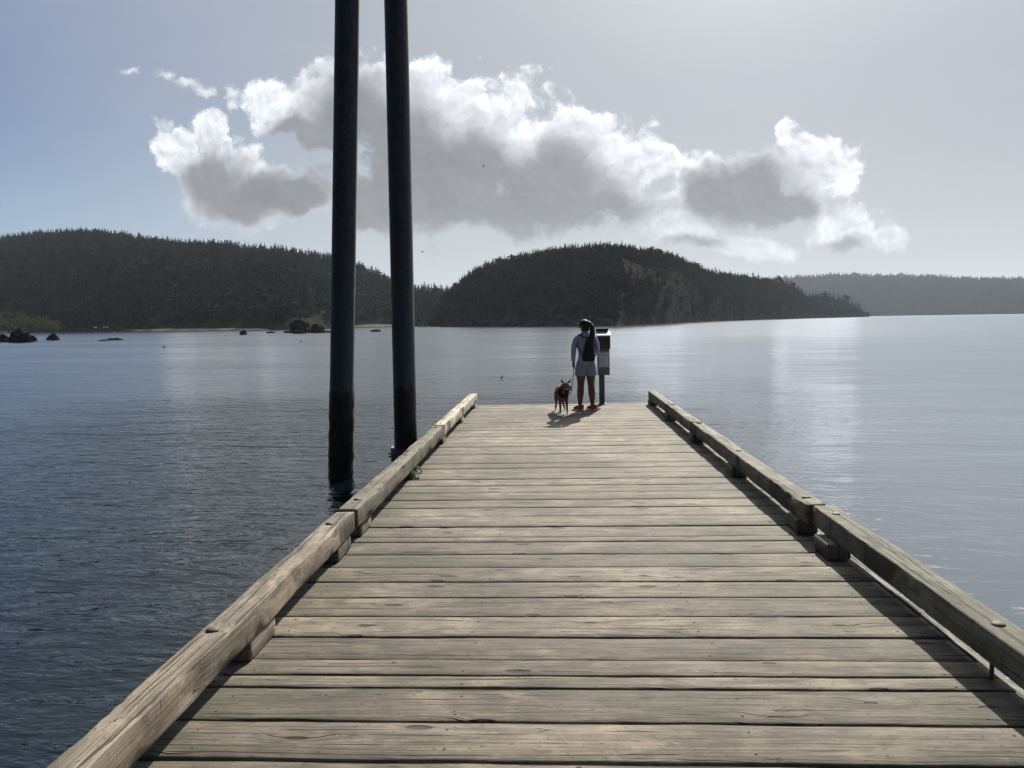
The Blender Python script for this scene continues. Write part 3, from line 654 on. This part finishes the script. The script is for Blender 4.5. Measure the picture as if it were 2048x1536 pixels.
def beam(name, x0, x1, y0, y1, z0, z1, m, seed, parent, chips=.004, bev=.012, n=None):
    """timber with rounded, chipped arrises"""
    n = n or int((y1-y0)*22)+4; cx, cy, cz = (x0+x1)/2, (y0+y1)/2, (z0+z1)/2; hx, hz = (x1-x0)/2, (z1-z0)/2; b_ = bev
    sec = [(-hx+b_, -hz), (0, -hz), (hx-b_, -hz), (hx-b_*.3, -hz+b_*.3), (hx, -hz+b_), (hx, 0), (hx, hz-b_), (hx-b_*.3, hz-b_*.3), (hx-b_, hz), (0, hz), (-hx+b_, hz), (-hx+b_*.3, hz-b_*.3), (-hx, hz-b_), (-hx, 0), (-hx, -hz+b_), (-hx+b_*.3, -hz+b_*.3)]
    V_ = []; m_ = len(sec)
    for k in range(n+1):
        t = k/n; y = y0+(y1-y0)*t-cy; sh_ = 1-.05*(k in (0, n))
        for j, (u, w) in enumerate(sec):
            nn = mnoise.fractal(Vector((y*1.6, seed*7.3+j*.25, 0)), 1, 2, 5); chip = max(0, mnoise.fractal(Vector((y*2.5, seed*3.1+(j//4)*5, 9)), 1, 2, 4)-.25)*3
            corner = abs(u) > hx*.8 and abs(w) > hz*.8
            k_ = 1-(nn*chips/hx)-(chip*chips*2.2/hx if corner else 0)
            V_.append((u*k_*sh_, y, w*k_*sh_))
    F_ = [(k*m_+j, k*m_+(j+1) % m_, (k+1)*m_+(j+1) % m_, (k+1)*m_+j) for k in range(n) for j in range(m_)]
    F_ += [tuple(range(m_))[::-1], tuple(n*m_+j for j in range(m_))]
    F_ = [f[::-1] for f in F_]
    me = mesh(V_, F_); bm = bmesh.new(); bm.from_mesh(me); bmesh.ops.recalc_face_normals(bm, faces=bm.faces); bm.to_mesh(me); bm.free()
    o = link(name, me, m, parent, (cx, cy-6, cz))
    for p in me.polygons: p.use_smooth = len(p.vertices) == 4
    return o
def bolt(parent, x, y, z, r=.026):
    b = MB(); V_ = []; F_ = []; n = 20; prof = [(1, 0), (1.0, .12), (.86, .3), (.6, .42), (.3, .48), (0.001, .5)]
    for (a, h_) in prof: V_ += [(r*a*math.cos(2*math.pi*k/n), r*a*math.sin(2*math.pi*k/n), h_*r) for k in range(n)]
    F_ = [(i*n+k, i*n+(k+1) % n, (i+1)*n+(k+1) % n, (i+1)*n+k) for i in range(len(prof)-1) for k in range(n)]
    b.add(V_, F_)
    o = b.build('bolt_head', M['bolt'], parent, smooth=True); o.location = (x-parent.location.x, y-6-parent.location.y, z-parent.location.z); return o
ZB, ZT = .105, .247
rails = [  # x0,x1,y0,y1,dz,material,label,bolts
 (-1.597, -1.458, -2.4, 5.44, 0, 'rail_warm', 'newest looking warm brown split rail', (-1.0, 1.15, 3.28, 5.1), -1.545),
 (-1.590, -1.448, 5.475, 10.02, .004, 'rail_old', 'mossy grey weathered rail', (5.8, 7.8, 9.86), -1.53),
 (-1.590, -1.448, 10.05, 14.58, .006, 'rail_new', 'pale smooth new rail', (10.2, 12.25, 14.36), -1.52),
 (1.838, 1.985, -2.4, 5.50, .004, 'rail_green', 'grey green ridged rail', (-1.0, 1.2, 3.34, 5.25), 1.91),
 (1.800, 1.942, 5.535, 10.06, 0, 'rail_old', 'dark mossy rail', (5.77, 7.85, 9.95), 1.875),
 (1.795, 1.937, 10.085, 12.25, 0, 'rail_old', None, (10.3, 12.1), 1.87),
 (1.792, 1.934, 12.275, 14.60, .004, 'rail_old', None, (12.5, 14.3), 1.865)]
for i, (x0, x1, y0, y1, dz, m, lab, bl, bx) in enumerate(rails):
    o = beam('side_rail', x0, x1, y0, y1, ZB+dz, ZT+dz, M[m], i+1, dock, chips=.0055 if m != 'rail_new' else .002, bev=.008)
    if lab: o['label'] = lab
    for y in bl: bolt(o, bx, y, ZT+dz-.003, .030 if m != 'rail_new' else .020)
blocksL = [(-1.2, .32), (1.15, .32), (3.66, .34), (5.18, .34), (5.80, .32), (7.92, .34), (10.17, .34), (12.3, .32), (14.38, .32)]
blocksR = [(-1.2, .30), (1.0, .30), (5.16, .26), (5.78, .24), (7.85, .28), (10.05, .28), (12.28, .3), (14.4, .26)]
for i, (y, l) in enumerate(blocksL): beam('spacer_block', -1.60, -1.465, y-l/2, y+l/2, .004, ZB-.002, M['rail_new' if y > 11 else 'rail_old' if i % 2 else 'rail_warm'], 20+i, dock, .003, .01, 14)
for i, (y, l) in enumerate(blocksR): beam('spacer_block', 1.775, 1.93, y-l/2, y+l/2, .004, ZB-.002, M['rail_old'], 40+i, dock, .003, .01, 14)
b = MB(); b.tube([(1.90, 3.36-6, -.05), (1.90, 3.36-6, ZB+.02)], .0095, 8); b.build('bolt_shaft', M['bolt'], dock)
beam('fascia_board', XR+.014, XR+.055, -2.2, 14.8, -.24, -.008, M['fascia'], 60, dock, .003, .006, 200)
beam('fascia_board', XL-.055, XL-.014, -2.2, 14.8, -.24, -.008, M['fascia'], 61, dock, .003, .006, 200)
beam('stringer', XL+.0, XL+.12, -2.15, 14.74, -.28, -.075, M['pier'], 62, dock, .003, .006, 60)
beam('stringer', XR-.12, XR, -2.15, 14.74, -.28, -.075, M['pier'], 63, dock, .003, .006, 60)
beam('stringer', .1, .22, -2.15, 14.74, -.28, -.075, M['pier'], 64, dock, .003, .006, 60)
b = MB(); b.box(((XL+XR)/2, 14.81-6, -.16), (XR-XL+.1, .05, .2), bev=.005); b.build('end_board', M['fascia'], dock)
for k in range(6):
    b = MB(); b.box(((XL+XR)/2, -1.0+2.8*k-6, -.42), (XR-XL-.2, 2.5, .26), bev=.04); b.build('float_tub', M['float'], dock)
# rope tied round the third left block
b = MB(); rp = []
for k in range(90):
    t = k/89*2*math.pi*3; rp.append((-1.455+.03*math.cos(t)*.6-.06*(math.cos(t) < -.3), 7.92+.05*math.sin(t)+.004*k/20, .075+.012*math.sin(2.3*t)+.01*(k/89)))
b.tube(rp, .008, 6)
b.tube([(-1.455, 7.88, .085), (-1.43, 7.86, .105), (-1.395, 7.86, .095), (-1.385, 7.87, .06), (-1.40, 7.88, .035), (-1.425, 7.87, .05), (-1.44, 7.86, .08)], .009, 6)
b.tube([(-1.45, 7.80, .07), (-1.445, 7.79, .04), (-1.435, 7.80, .008), (-1.40, 7.77, .008)], .007, 6)
b.tube([(-1.435, 7.84, .06), (-1.41, 7.82, .02), (-1.43, 7.78, .01), (-1.39, 7.76, .008)], .006, 6)
o = b.build('mooring_rope', M['rope'], smooth=True); tag(o, 'short frayed rope knotted round a spacer block of the left rail', 'rope'); DOCK.append(o)

# ------------------------------------------------------------------ steel piles
def pile(base, top_dir, L, rad, label, rough_z):
    n = 40; root = empty('steel_pile', base); tag(root, label, 'pile', 'tall steel piles beside the dock')
    V_ = []; rows = 150; z0 = -2.0
    up = Vector(top_dir).normalized()
    for i in range(rows+1):
        z = z0+(L-z0)*(i/rows)**1.0 if i > 60 else z0+(2.0-z0)*i/60
        if i > 60: z = 2.0+(L-2.0)*(i-60)/(rows-60)
        for k in range(n):
            a = 2*math.pi*k/n; r = rad
            if z < rough_z:
                q = mnoise.fractal(Vector((math.cos(a)*2, math.sin(a)*2, z*9)), .9, 2, 5); r += max(0, .015*(q+.5))*min(1, (rough_z-z)*5)
            V_.append((r*math.cos(a)+up.x/up.z*z, r*math.sin(a)+up.y/up.z*z, z))
    F_ = [(i*n+k, i*n+(k+1) % n, (i+1)*n+(k+1) % n, (i+1)*n+k) for i in range(rows) for k in range(n)]+[tuple(rows*n+k for k in range(n))]
    link('pipe', mesh(V_, F_), M['pile'], root, smooth=True)
    return root
def ground_to(px, py, z): return on_plane(px, py, z, MD)
wl = on_plane(681, 955, WATER); 
tp_ = at_dist(695, 0, math.hypot(wl[0], wl[1]))
ro = pile(wl, (tp_-wl), 8.5, .149, 'leaning bare steel pile standing in open water, farther left of the dock', 1.25)
# second pile: runs through a hoop on the dock edge
b2 = at_dist(812, 905, 10.15); t2 = at_dist(792, 0, 10.15); dv = (t2-b2); wl2 = b2+dv*((WATER-b2[2])/dv[2])
ro2 = pile(wl2, dv, 8.5, .148, 'steel pile right against the dock edge, running through a round collar', .55)
o = None
b = MB(); n = 40; V_ = []
hc = at_dist(813, 905, 10.15)
for (r, z) in ((.205, 0), (.205, .18), (.193, .18), (.193, 0)): V_ += [(r*math.cos(2*math.pi*k/n), r*math.sin(2*math.pi*k/n), z-.10) for k in range(n)]
b.add(V_, [(i*n+k, i*n+(k+1) % n, ((i+1) % 4)*n+(k+1) % n, ((i+1) % 4)*n+k) for i in range(4) for k in range(n)])
b.tube([(-.20, -.02, -.01), (-.235, -.02, -.01)], .012, 8); b.tube([(-.20, -.02, -.05), (-.232, -.02, -.05)], .012, 8)
b.box((.25, .0, -.02), (.12, .25, .02)); b.box((.25, -.12, -.06), (.12, .02, .10))
hoop = b.build('pile_hoop', M['collar'], dock); hoop['label'] = 'round blue grey steel hoop holding the pile'
for p in hoop.data.polygons: p.use_smooth = True
hoop.location = TILT.inverted() @ Vector(hc) - Vector((0, 6, 0))

# ------------------------------------------------------------------ skin-modifier figures
def skinned(name, verts, edges, radii, m, parent, root=0, sub=2, loc=(0, 0, 0)):
    me = bpy.data.meshes.new(name); me.from_pydata(verts, edges, []); o = bpy.data.objects.new(name, me); COL.objects.link(o)
    md = o.modifiers.new('s', 'SKIN'); md.use_smooth_shade = True
    for i, r in enumerate(radii):
        sv_ = me.skin_vertices[0].data[i]; sv_.radius = r if isinstance(r, tuple) else (r, r); sv_.use_root = (i == root)
    sb = o.modifiers.new('b', 'SUBSURF'); sb.levels = sub; sb.render_levels = sub
    bpy.context.view_layer.update(); dg = bpy.context.evaluated_depsgraph_get()
    nm = bpy.data.meshes.new_from_object(o.evaluated_get(dg)); bpy.data.objects.remove(o, do_unlink=True); bpy.data.meshes.remove(me)
    for p in nm.polygons: p.use_smooth = True
    nm.materials.clear(); r_ = link(name, nm, m, parent, loc); return r_
PX, PY = .585, 13.66
person = empty('person', (PX, PY, 0)); DOCK.append(person)
tag(person, 'woman with long dark ponytail in pale hoodie and denim shorts, holding a dog leash', 'person')
bv = []; be = []; br = []
def J(p, r, par=None):
    bv.append(p); br.append(r)
    if par is not None: be.append((par, len(bv)-1))
    return len(bv)-1
pel = J((0, 0, .86), (.125, .10)); wa = J((0, 0, 1.0), (.105, .085), pel); ch = J((0, 0, 1.19), (.125, .095), wa); nb_ = J((-.0, .0, 1.335), (.07, .06), ch)
nk = J((-.01, .01, 1.395), .047, nb_); hd = J((-.02, .012, 1.47), (.072, .076), nk); ht = J((-.02, .008, 1.545), (.068, .074), hd); J((-.02, .005, 1.59), .04, ht)
ZS = 0
for s in (-1, 1):
    sh_ = J((s*.145, 0, 1.30), .052, nb_); 
    if s < 0: el = J((-.205, -.01, 1.07), .037, sh_); wr = J((-.215, .03, .86), .024, el); pm = J((-.214, .04, .80), (.022, .030), wr); hand = (-.214, .04, .775)
    else: el = J((.195, -.02, 1.08), .037, sh_); wr = J((.175, .17, .98), .024, el); pm = J((.165, .23, .965), (.03, .022), wr)
    for f in range(4):
        if s < 0: a = J((-.222+.004*f, .022+.014*f, .768), .0085, pm); b_ = J((-.20+.002*f, .022+.014*f, .745), .0078, a); J((-.188, .024+.014*f, .765), .007, b_)
        else: a = J((.150+.012*f, .262, .965), .0085, pm); b_ = J((.150+.012*f, .285, .95), .0078, a); J((.150+.012*f, .29, .93), .007, b_)
    if s < 0: a = J((-.195, .06, .80), .0095, pm); J((-.186, .052, .775), .008, a)
    else: a = J((.14, .225, .985), .0095, pm); J((.145, .25, .99), .008, a)
    hp = J((s*.078, 0, .79), (.085, .09), pel); kt = J((s*.088, .0, .62), (.093, .095), hp); kn = J((s*.090, .005, .46), (.058, .060), kt)
    cf = J((s*.099, -.022, .335), (.067, .073), kn); an_ = J((s*.110, -.008, .105), (.034, .037), cf); hl = J((s*.110, -.008, .055), .032, an_); J((s*.110-.07, .07, .03), (.038, .022), hl)
bo = skinned('body', bv, be, br, M['skin'], person, pel)
# nose, face: small features under the profile (head turned left)
b = MB(); b.tube([(-.085, .025, 1.50), (-.112, .03, 1.478), (-.088, .03, 1.47)], [.008, .013, .009], 8); b.ball((-.083, .026, 1.435), (.016, .02, .008)); b.ball((-.01, -.07, 1.49), (.018, .01, .028)); b.build('face', M['skin'], person, smooth=True)
b = MB(); b.ball((-.092, .002, 1.51), (.012, .022, .016)); b.ball((-.085, .055, 1.51), (.012, .022, .016)); b.tube([(-.09, -.01, 1.515), (-.05, -.062, 1.512), (-.01, -.078, 1.51)], .004, 6); b.build('sunglasses', M['lens'], person, smooth=True)
# hoodie, shorts
hv = [(0, 0, .765), (0, 0, .92), (0, 0, 1.06), (0, -.002, 1.20), (0, 0, 1.315), (0, .005, 1.365)]; hr = [(.165, .13), (.150, .115), (.135, .104), (.152, .112), (.095, .082), (.066, .07)]
he = [(0, 1), (1, 2), (2, 3), (3, 4), (4, 5)]
hv += [(-.155, 0, 1.295), (-.195, -.008, 1.19), (-.212, -.01, 1.07), (-.219, .012, .95), (-.217, .028, .865)]; hr += [.062, .056, .050, .045, .036]; he += [(4, 6), (6, 7), (7, 8), (8, 9), (9, 10)]
hv += [(.155, 0, 1.295), (.192, -.012, 1.19), (.205, -.02, 1.08), (.192, .08, 1.02), (.178, .155, .985)]; hr += [.062, .056, .052, .046, .037]; he += [(4, 11), (11, 12), (12, 13), (13, 14), (14, 15)]
skinned('hoodie', hv, he, hr, M['hoodie'], person, 3)
b = MB(); b.ball((0, -.075, 1.315), (.085, .05, .055)); b.ball((0, -.03, 1.375), (.07, .06, .03)); b.build('hood', M['hoodie'], person, smooth=True)
sv2 = [(0, 0, .99), (0, 0, .87), (-.086, 0, .78), (-.097, 0, .64), (-.100, 0, .605), (.086, 0, .78), (.097, 0, .64), (.100, 0, .605)]
skinned('shorts', sv2, [(0, 1), (1, 2), (2, 3), (3, 4), (1, 5), (5, 6), (6, 7)], [(.13, .105), (.150, .122), (.108, .115), (.100, .11), (.100, .11), (.108, .115), (.100, .11), (.100, .11)], M['shorts'], person, 1)
for s in (-1, 1):
    x = 0.0
    sh = skinned('shoe', [(x, -.045, .055), (x, 0, .055), (x-.004, .07, .048), (x-.006, .145, .036)], [(0, 1), (1, 2), (2, 3)], [(.040, .044), (.046, .054), (.050, .040), (.042, .026)], M['shoe'], person, 1)
    b = MB(); V_ = []; n = 28
    for z in (.0, .012, .028):
        for k in range(n):
            a = 2*math.pi*k/n; V_.append((x-.003+(.046+.006*math.sin(a))*math.cos(a)*(1.04 if z < .028 else .97), .045+.135*math.sin(a)*(1.02 if z < .028 else .98), z))
    b.add(V_, [(i*n+k, i*n+(k+1) % n, (i+1)*n+(k+1) % n, (i+1)*n+k) for i in range(2) for k in range(n)]+[tuple(2*n+k for k in range(n)), tuple(range(n))[::-1]])
    b.build('sole', M['sole'], sh, smooth=True)
    sh.location = (s*.112, -.012, 0); sh.rotation_euler.z = R_(48 if s < 0 else 38)
# cap, hair
b = MB(); b.ball((-.015, .004, 1.548), (.086, .084, .068), sub=3); V_ = []; n = 14
for j, (rr, zz) in enumerate(((.0, 0), (.5, .006), (1, -.012))):
    for k in range(n):
        a = math.pi/2+.95+(math.pi-1.9)*k/(n-1); V_.append((-.015+math.cos(a)*(.082+rr*.075), .012+math.sin(a)*(.082+rr*.02), 1.545+zz))
b.add(V_, [(i*n+k, i*n+k+1, (i+1)*n+k+1, (i+1)*n+k) for i in range(2) for k in range(n-1)]+[(i*n+k+0, (i+1)*n+k, (i+1)*n+k+1, i*n+k+1) for i in range(0) for k in range(n-1)])
cap_ = b.build('cap', M['black'], person, smooth=True); sm = cap_.modifiers.new('t', 'SOLIDIFY'); sm.thickness = .004
b = MB(); b.ball((.012, -.010, 1.495), (.072, .082, .080), sub=3); b.ball((.03, -.03, 1.445), (.045, .05, .05)); b.tube([(.03, -.05, 1.54), (.075, -.06, 1.545), (.10, -.08, 1.53)], [.05, .036, .03], 10); b.build('hair', M['hair'], person, smooth=True)
pt = [(.075, -.05, 1.54), (.105, -.085, 1.52), (.118, -.11, 1.44), (.115, -.125, 1.33), (.10, -.15, 1.2), (.088, -.165, 1.08), (.075, -.165, 1.0)]
skinned('ponytail', pt, [(i, i+1) for i in range(6)], [.026, .040, .052, .056, .050, .038, .012], M['hair'], person, 3)
# backpack
bp_ = empty('backpack', (PX, PY-.13, .88)); tag(bp_, 'small black drawstring backpack worn on the woman\'s back', 'backpack'); DOCK.append(bp_)
V_ = []; n = 28; rings = []
for i, (z, w, dpt, cx_) in enumerate(((0, .085, .03, .045), (.015, .125, .05, .045), (.08, .132, .07, .045), (.18, .118, .075, .05), (.28, .095, .065, .055), (.37, .07, .045, .06), (.43, .04, .025, .065))):
    for k in range(n):
        a = 2*math.pi*k/n; ca, sa = math.cos(a), math.sin(a)
        V_.append((cx_+w*math.copysign(abs(ca)**.7, ca)*.86, -.02+dpt*math.copysign(abs(sa)**.8, sa)*1.0, z))
b = MB(); b.add(V_, [(i*n+k, i*n+(k+1) % n, (i+1)*n+(k+1) % n, (i+1)*n+k) for i in range(6) for k in range(n)]+[tuple(6*n+k for k in range(n)), tuple(range(n))[::-1]])
b.build('bag_body', M['black'], bp_, smooth=True)
for s in (-1, 1):
    b = MB(); q0 = [(.05+.03*s, -.01, .41), (s*.07, .005, .445), (s*.115, .075, .475), (s*.12, .16, .47)]
    b.tube(q0, .012, 6); b.build('shoulder_strap', M['black'], bp_, smooth=True); b = MB()
    b.tube([(s*.145+.0, .07, .27), (s*.135, .035, .22), (s*.10+.03, .015, .13), (s*.085+.04, .0, .06)], .010, 6); b.build('shoulder_strap', M['black'], bp_, smooth=True)

# ------------------------------------------------------------------ dog
def dog_mat():
    m = bpy.data.materials.new('tan_fur'); m.use_nodes = True; t = m.node_tree; t.nodes.clear(); q = NT(t)
    b = q.n('ShaderNodeBsdfPrincipled'); o = q.n('ShaderNodeOutputMaterial'); t.links.new(b.outputs[0], o.inputs[0])
    tcx = q.n('ShaderNodeTexCoord'); P = tcx.outputs['Object']; x, y, z = q.sep(P); nz = q.noise(P, 30, 4, .6)
    zz = q.m('ADD', z, q.m('MULTIPLY', nz, .02))
    c = q.mix(q.rng(nz, .3, .7), (.13, .062, .026, 1), (.27, .145, .065, 1))
    c = q.mix(q.rng(zz, .075, .035), c, (.55, .50, .42, 1))                      # pale paws
    front = q.rng(y, -.18, -.24)
    c = q.mix(q.m('MULTIPLY', q.m('MULTIPLY', front, q.rng(x, .045, .075)), q.m('MULTIPLY', q.rng(zz, .475, .455), q.rng(zz, .36, .39))), c, (.50, .46, .38, 1))  # pale cheek, throat
    q.put(b.inputs['Base Color'], c); b.inputs['Roughness'].default_value = .9
    bp = q.n('ShaderNodeBump'); bp.inputs['Strength'].default_value = .6; bp.inputs['Distance'].default_value = .006
    q.put(bp.inputs['Height'], q.noise(P, 160, 3, .6)); t.links.new(bp.outputs[0], b.inputs['Normal']); return m
M['fur'] = dog_mat()
dog = empty('dog', (.155, 13.44, 0)); tag(dog, 'tan and white dog in a dark harness standing beside the woman, head turned right', 'dog'); DOCK.append(dog)
bv, be, br = [], [], []
cst = J((.02, -.17, .375), (.088, .098)); mid = J((-.005, .03, .385), (.080, .085), cst); lo = J((-.03, .19, .40), (.070, .075), mid); rp_ = J((-.045, .27, .405), (.068, .07), lo)
tl = J((-.06, .345, .40), .022, rp_); tl = J((-.065, .39, .33), .022, tl); J((-.065, .41, .26), .014, tl)
n0 = J((.035, -.215, .435), (.084, .088), cst); h0 = J((.06, -.25, .485), (.088, .084), n0); h1 = J((.098, -.292, .465), (.060, .058), h0); h2 = J((.135, -.335, .442), (.036, .034), h1); J((.158, -.36, .432), .026, h2)
for (sx, px_, py_) in ((-1, -.037, -.265), (1, .085, -.285)):
    a = J((sx*.048+.02, -.18, .30), (.045, .05), cst); a = J((.02+sx*.056, -.185, .20), (.026, .03), a); a = J((.022+sx*.056, -.205, .11), (.019, .02), a); a = J((px_, -.235 if sx < 0 else -.25, .035), .018, a); J((px_, py_-.01, .016), (.023, .014), a)
for (sx, px_, py_) in ((-1, -.115, .30), (1, .045, .33)):
    a = J((-.04+sx*.05, .265, .31), (.052, .062), rp_); a = J((-.04+sx*.062, .225, .215), (.034, .04), a); a = J((-.04+sx*.062, .325, .125), (.018, .021), a); a = J((px_, .31, .04), .017, a); J((px_, .275, .016), (.022, .014), a)
skinned('body', bv, be, br, M['fur'], dog, cst)
for (ex, ey, tx, ty) in ((.010, -.235, -.012, -.245), (.108, -.255, .160, -.255)):
    b = MB(); b.add([(ex-.032, ey-.014, .54), (ex+.032, ey-.014, .535), (ex, ey+.026, .54), (tx, ty, .622)], [(0, 1, 3), (1, 2, 3), (2, 0, 3), (0, 2, 1)]); e_ = b.build('ear', M['fur'], dog)
    sb = e_.modifiers.new('b', 'BEVEL'); sb.width = .006; sb.segments = 2
b = MB(); b.ball((.168, -.372, .436), (.011, .011, .010)); b.build('nose', M['nose'], dog, smooth=True)
for ex in ((.086, -.322, .49), (.142, -.285, .49)):
    b = MB(); b.ball(ex, (.008, .008, .008)); b.build('eye', M['nose'], dog, smooth=True)
b = MB(); b.tube([(.160, -.378, .418), (.125, -.358, .415), (.10, -.345, .422)], .005, 6); b.build('mouth', M['nose'], dog, smooth=True)
b = MB(); V_ = []; n = 24
for (cx_, cy_, cz_, rx_, rz_) in ((.032, -.275, .385, .05, .065), (.028, -.262, .375, .084, .100), (.022, -.225, .375, .100, .112), (.014, -.16, .378, .101, .110), (.006, -.08, .385, .094, .100), (.0, -.03, .388, .086, .094)):
    for k in range(n):
        a = 2*math.pi*k/n; V_.append((cx_+rx_*math.cos(a), cy_-.02*math.sin(a), cz_+rz_*math.sin(a)))
b.add(V_, [(i*n+k, i*n+(k+1) % n, (i+1)*n+(k+1) % n, (i+1)*n+k) for i in range(5) for k in range(n)]+[tuple(range(n))[::-1]])
b.build('harness', M['fur_dark'], dog, smooth=True)
# leash
hw_ = Vector((PX-.205, PY+.035, .765)); dn = Vector((.155+.03, 13.44-.12, .475))
b = MB(); pts_ = []
for k in range(26):
    t = k/25; p = hw_.lerp(dn, t); p.z -= .34*math.sin(math.pi*t**1.35)*(.55+.45*t); p.x += .035*math.sin(math.pi*t); pts_.append(p)
b.tube(pts_, .0065, 8); b.tube([(hw_.x+.008*math.cos(a), hw_.y+.035*math.sin(a), hw_.z+.012+.035*math.cos(a)) for a in np.linspace(0, 6.28, 14)], .006, 6)
o = b.build('dog_leash', M['black'], smooth=True); tag(o, 'thin black leash hanging slack from the woman\'s hand to the dog', 'leash'); DOCK.append(o)

# ------------------------------------------------------------------ pay station
ps = empty('pay_station', (.93, 14.70, 0)); tag(ps, 'grey metal pay station box with printed notice on a post at the dock end', 'pay station'); DOCK.append(ps); ps.rotation_euler.z = R_(0)
b = MB(); b.box((0, 0, .30), (.102, .102, .62), bev=.006); b.box((0, 0, .008), (.16, .16, .012), bev=.003); b.build('post', M['post'], ps)
b = MB(); b.box((.035, 0, .80), (.225, .16, .49), bev=.006); b.build('cabinet', M['steel_box'], ps)
b = MB(); b.box((.038, -.004, 1.175), (.25, .18, .25), bev=.008); b.build('upper_box', M['brown_box'], ps)
b = MB(); b.box((.038, -.085, 1.035), (.17, .012, .07), bev=.003); b.box((.038, -.094, 1.03), (.13, .012, .012), bev=.002); b.build('envelope_slot', M['post'], ps)
b = MB(); V_ = [(-.095, -.14, 1.305), (.171, -.14, 1.305), (.171, .10, 1.375), (-.095, .10, 1.375), (-.095, -.14, 1.318), (.171, -.14, 1.318), (.171, .10, 1.388), (-.095, .10, 1.388)]
b.add(V_, [(0, 3, 2, 1), (4, 5, 6, 7), (0, 1, 5, 4), (1, 2, 6, 5), (2, 3, 7, 6), (3, 0, 4, 7)]); b.build('sloping_lid', M['lid'], ps)
b = MB(); b.box((.02, .08, 1.415), (.235, .05, .055), bev=.006); b.build('lid_hinge_bar', M['brown_box'], ps)
b = MB(); b.box((.04, -.0835, .865), (.178, .003, .31)); nt_ = b.build('notice', M['paper'], ps)
b = MB(); r = random.Random(4)
b.ball((.108, -.086, 1.0), (.010, .002, .012))
b.box((.028, -.0865, .985), (.10, .002, .011))
for k in range(17):
    z = .962-.0152*k; w = r.uniform(.09, .148) if k not in (5, 11) else .04
    x = -.036
    while x < -.036+w:
        l = r.uniform(.008, .022); b.box((x+l/2, -.0865, z), (l, .002, .0042)); x += l+.004
b.build('printing', M['ink'], nt_)

for o in DOCK: o.matrix_world = TILT @ (Matrix.Translation(o.location) @ o.rotation_euler.to_matrix().to_4x4())

# ------------------------------------------------------------------ haze
hz = MB(); hz.box((0, 2900, 90), (10800, 6900, 184)); ho = hz.build('haze', [], None)
m = bpy.data.materials.new('haze_air'); m.use_nodes = True; t = m.node_tree; t.nodes.clear(); q = NT(t)
pv = q.n('ShaderNodeVolumePrincipled'); pv.inputs['Color'].default_value = (.74, .85, 1.0, 1); pv.inputs['Density'].default_value = .00008; pv.inputs['Anisotropy'].default_value = .3
o = q.n('ShaderNodeOutputMaterial'); t.links.new(pv.outputs[0], o.inputs['Volume']); ho.data.materials.append(m)
tag(ho, 'thin bluish haze over the bay', 'haze', kind='stuff')
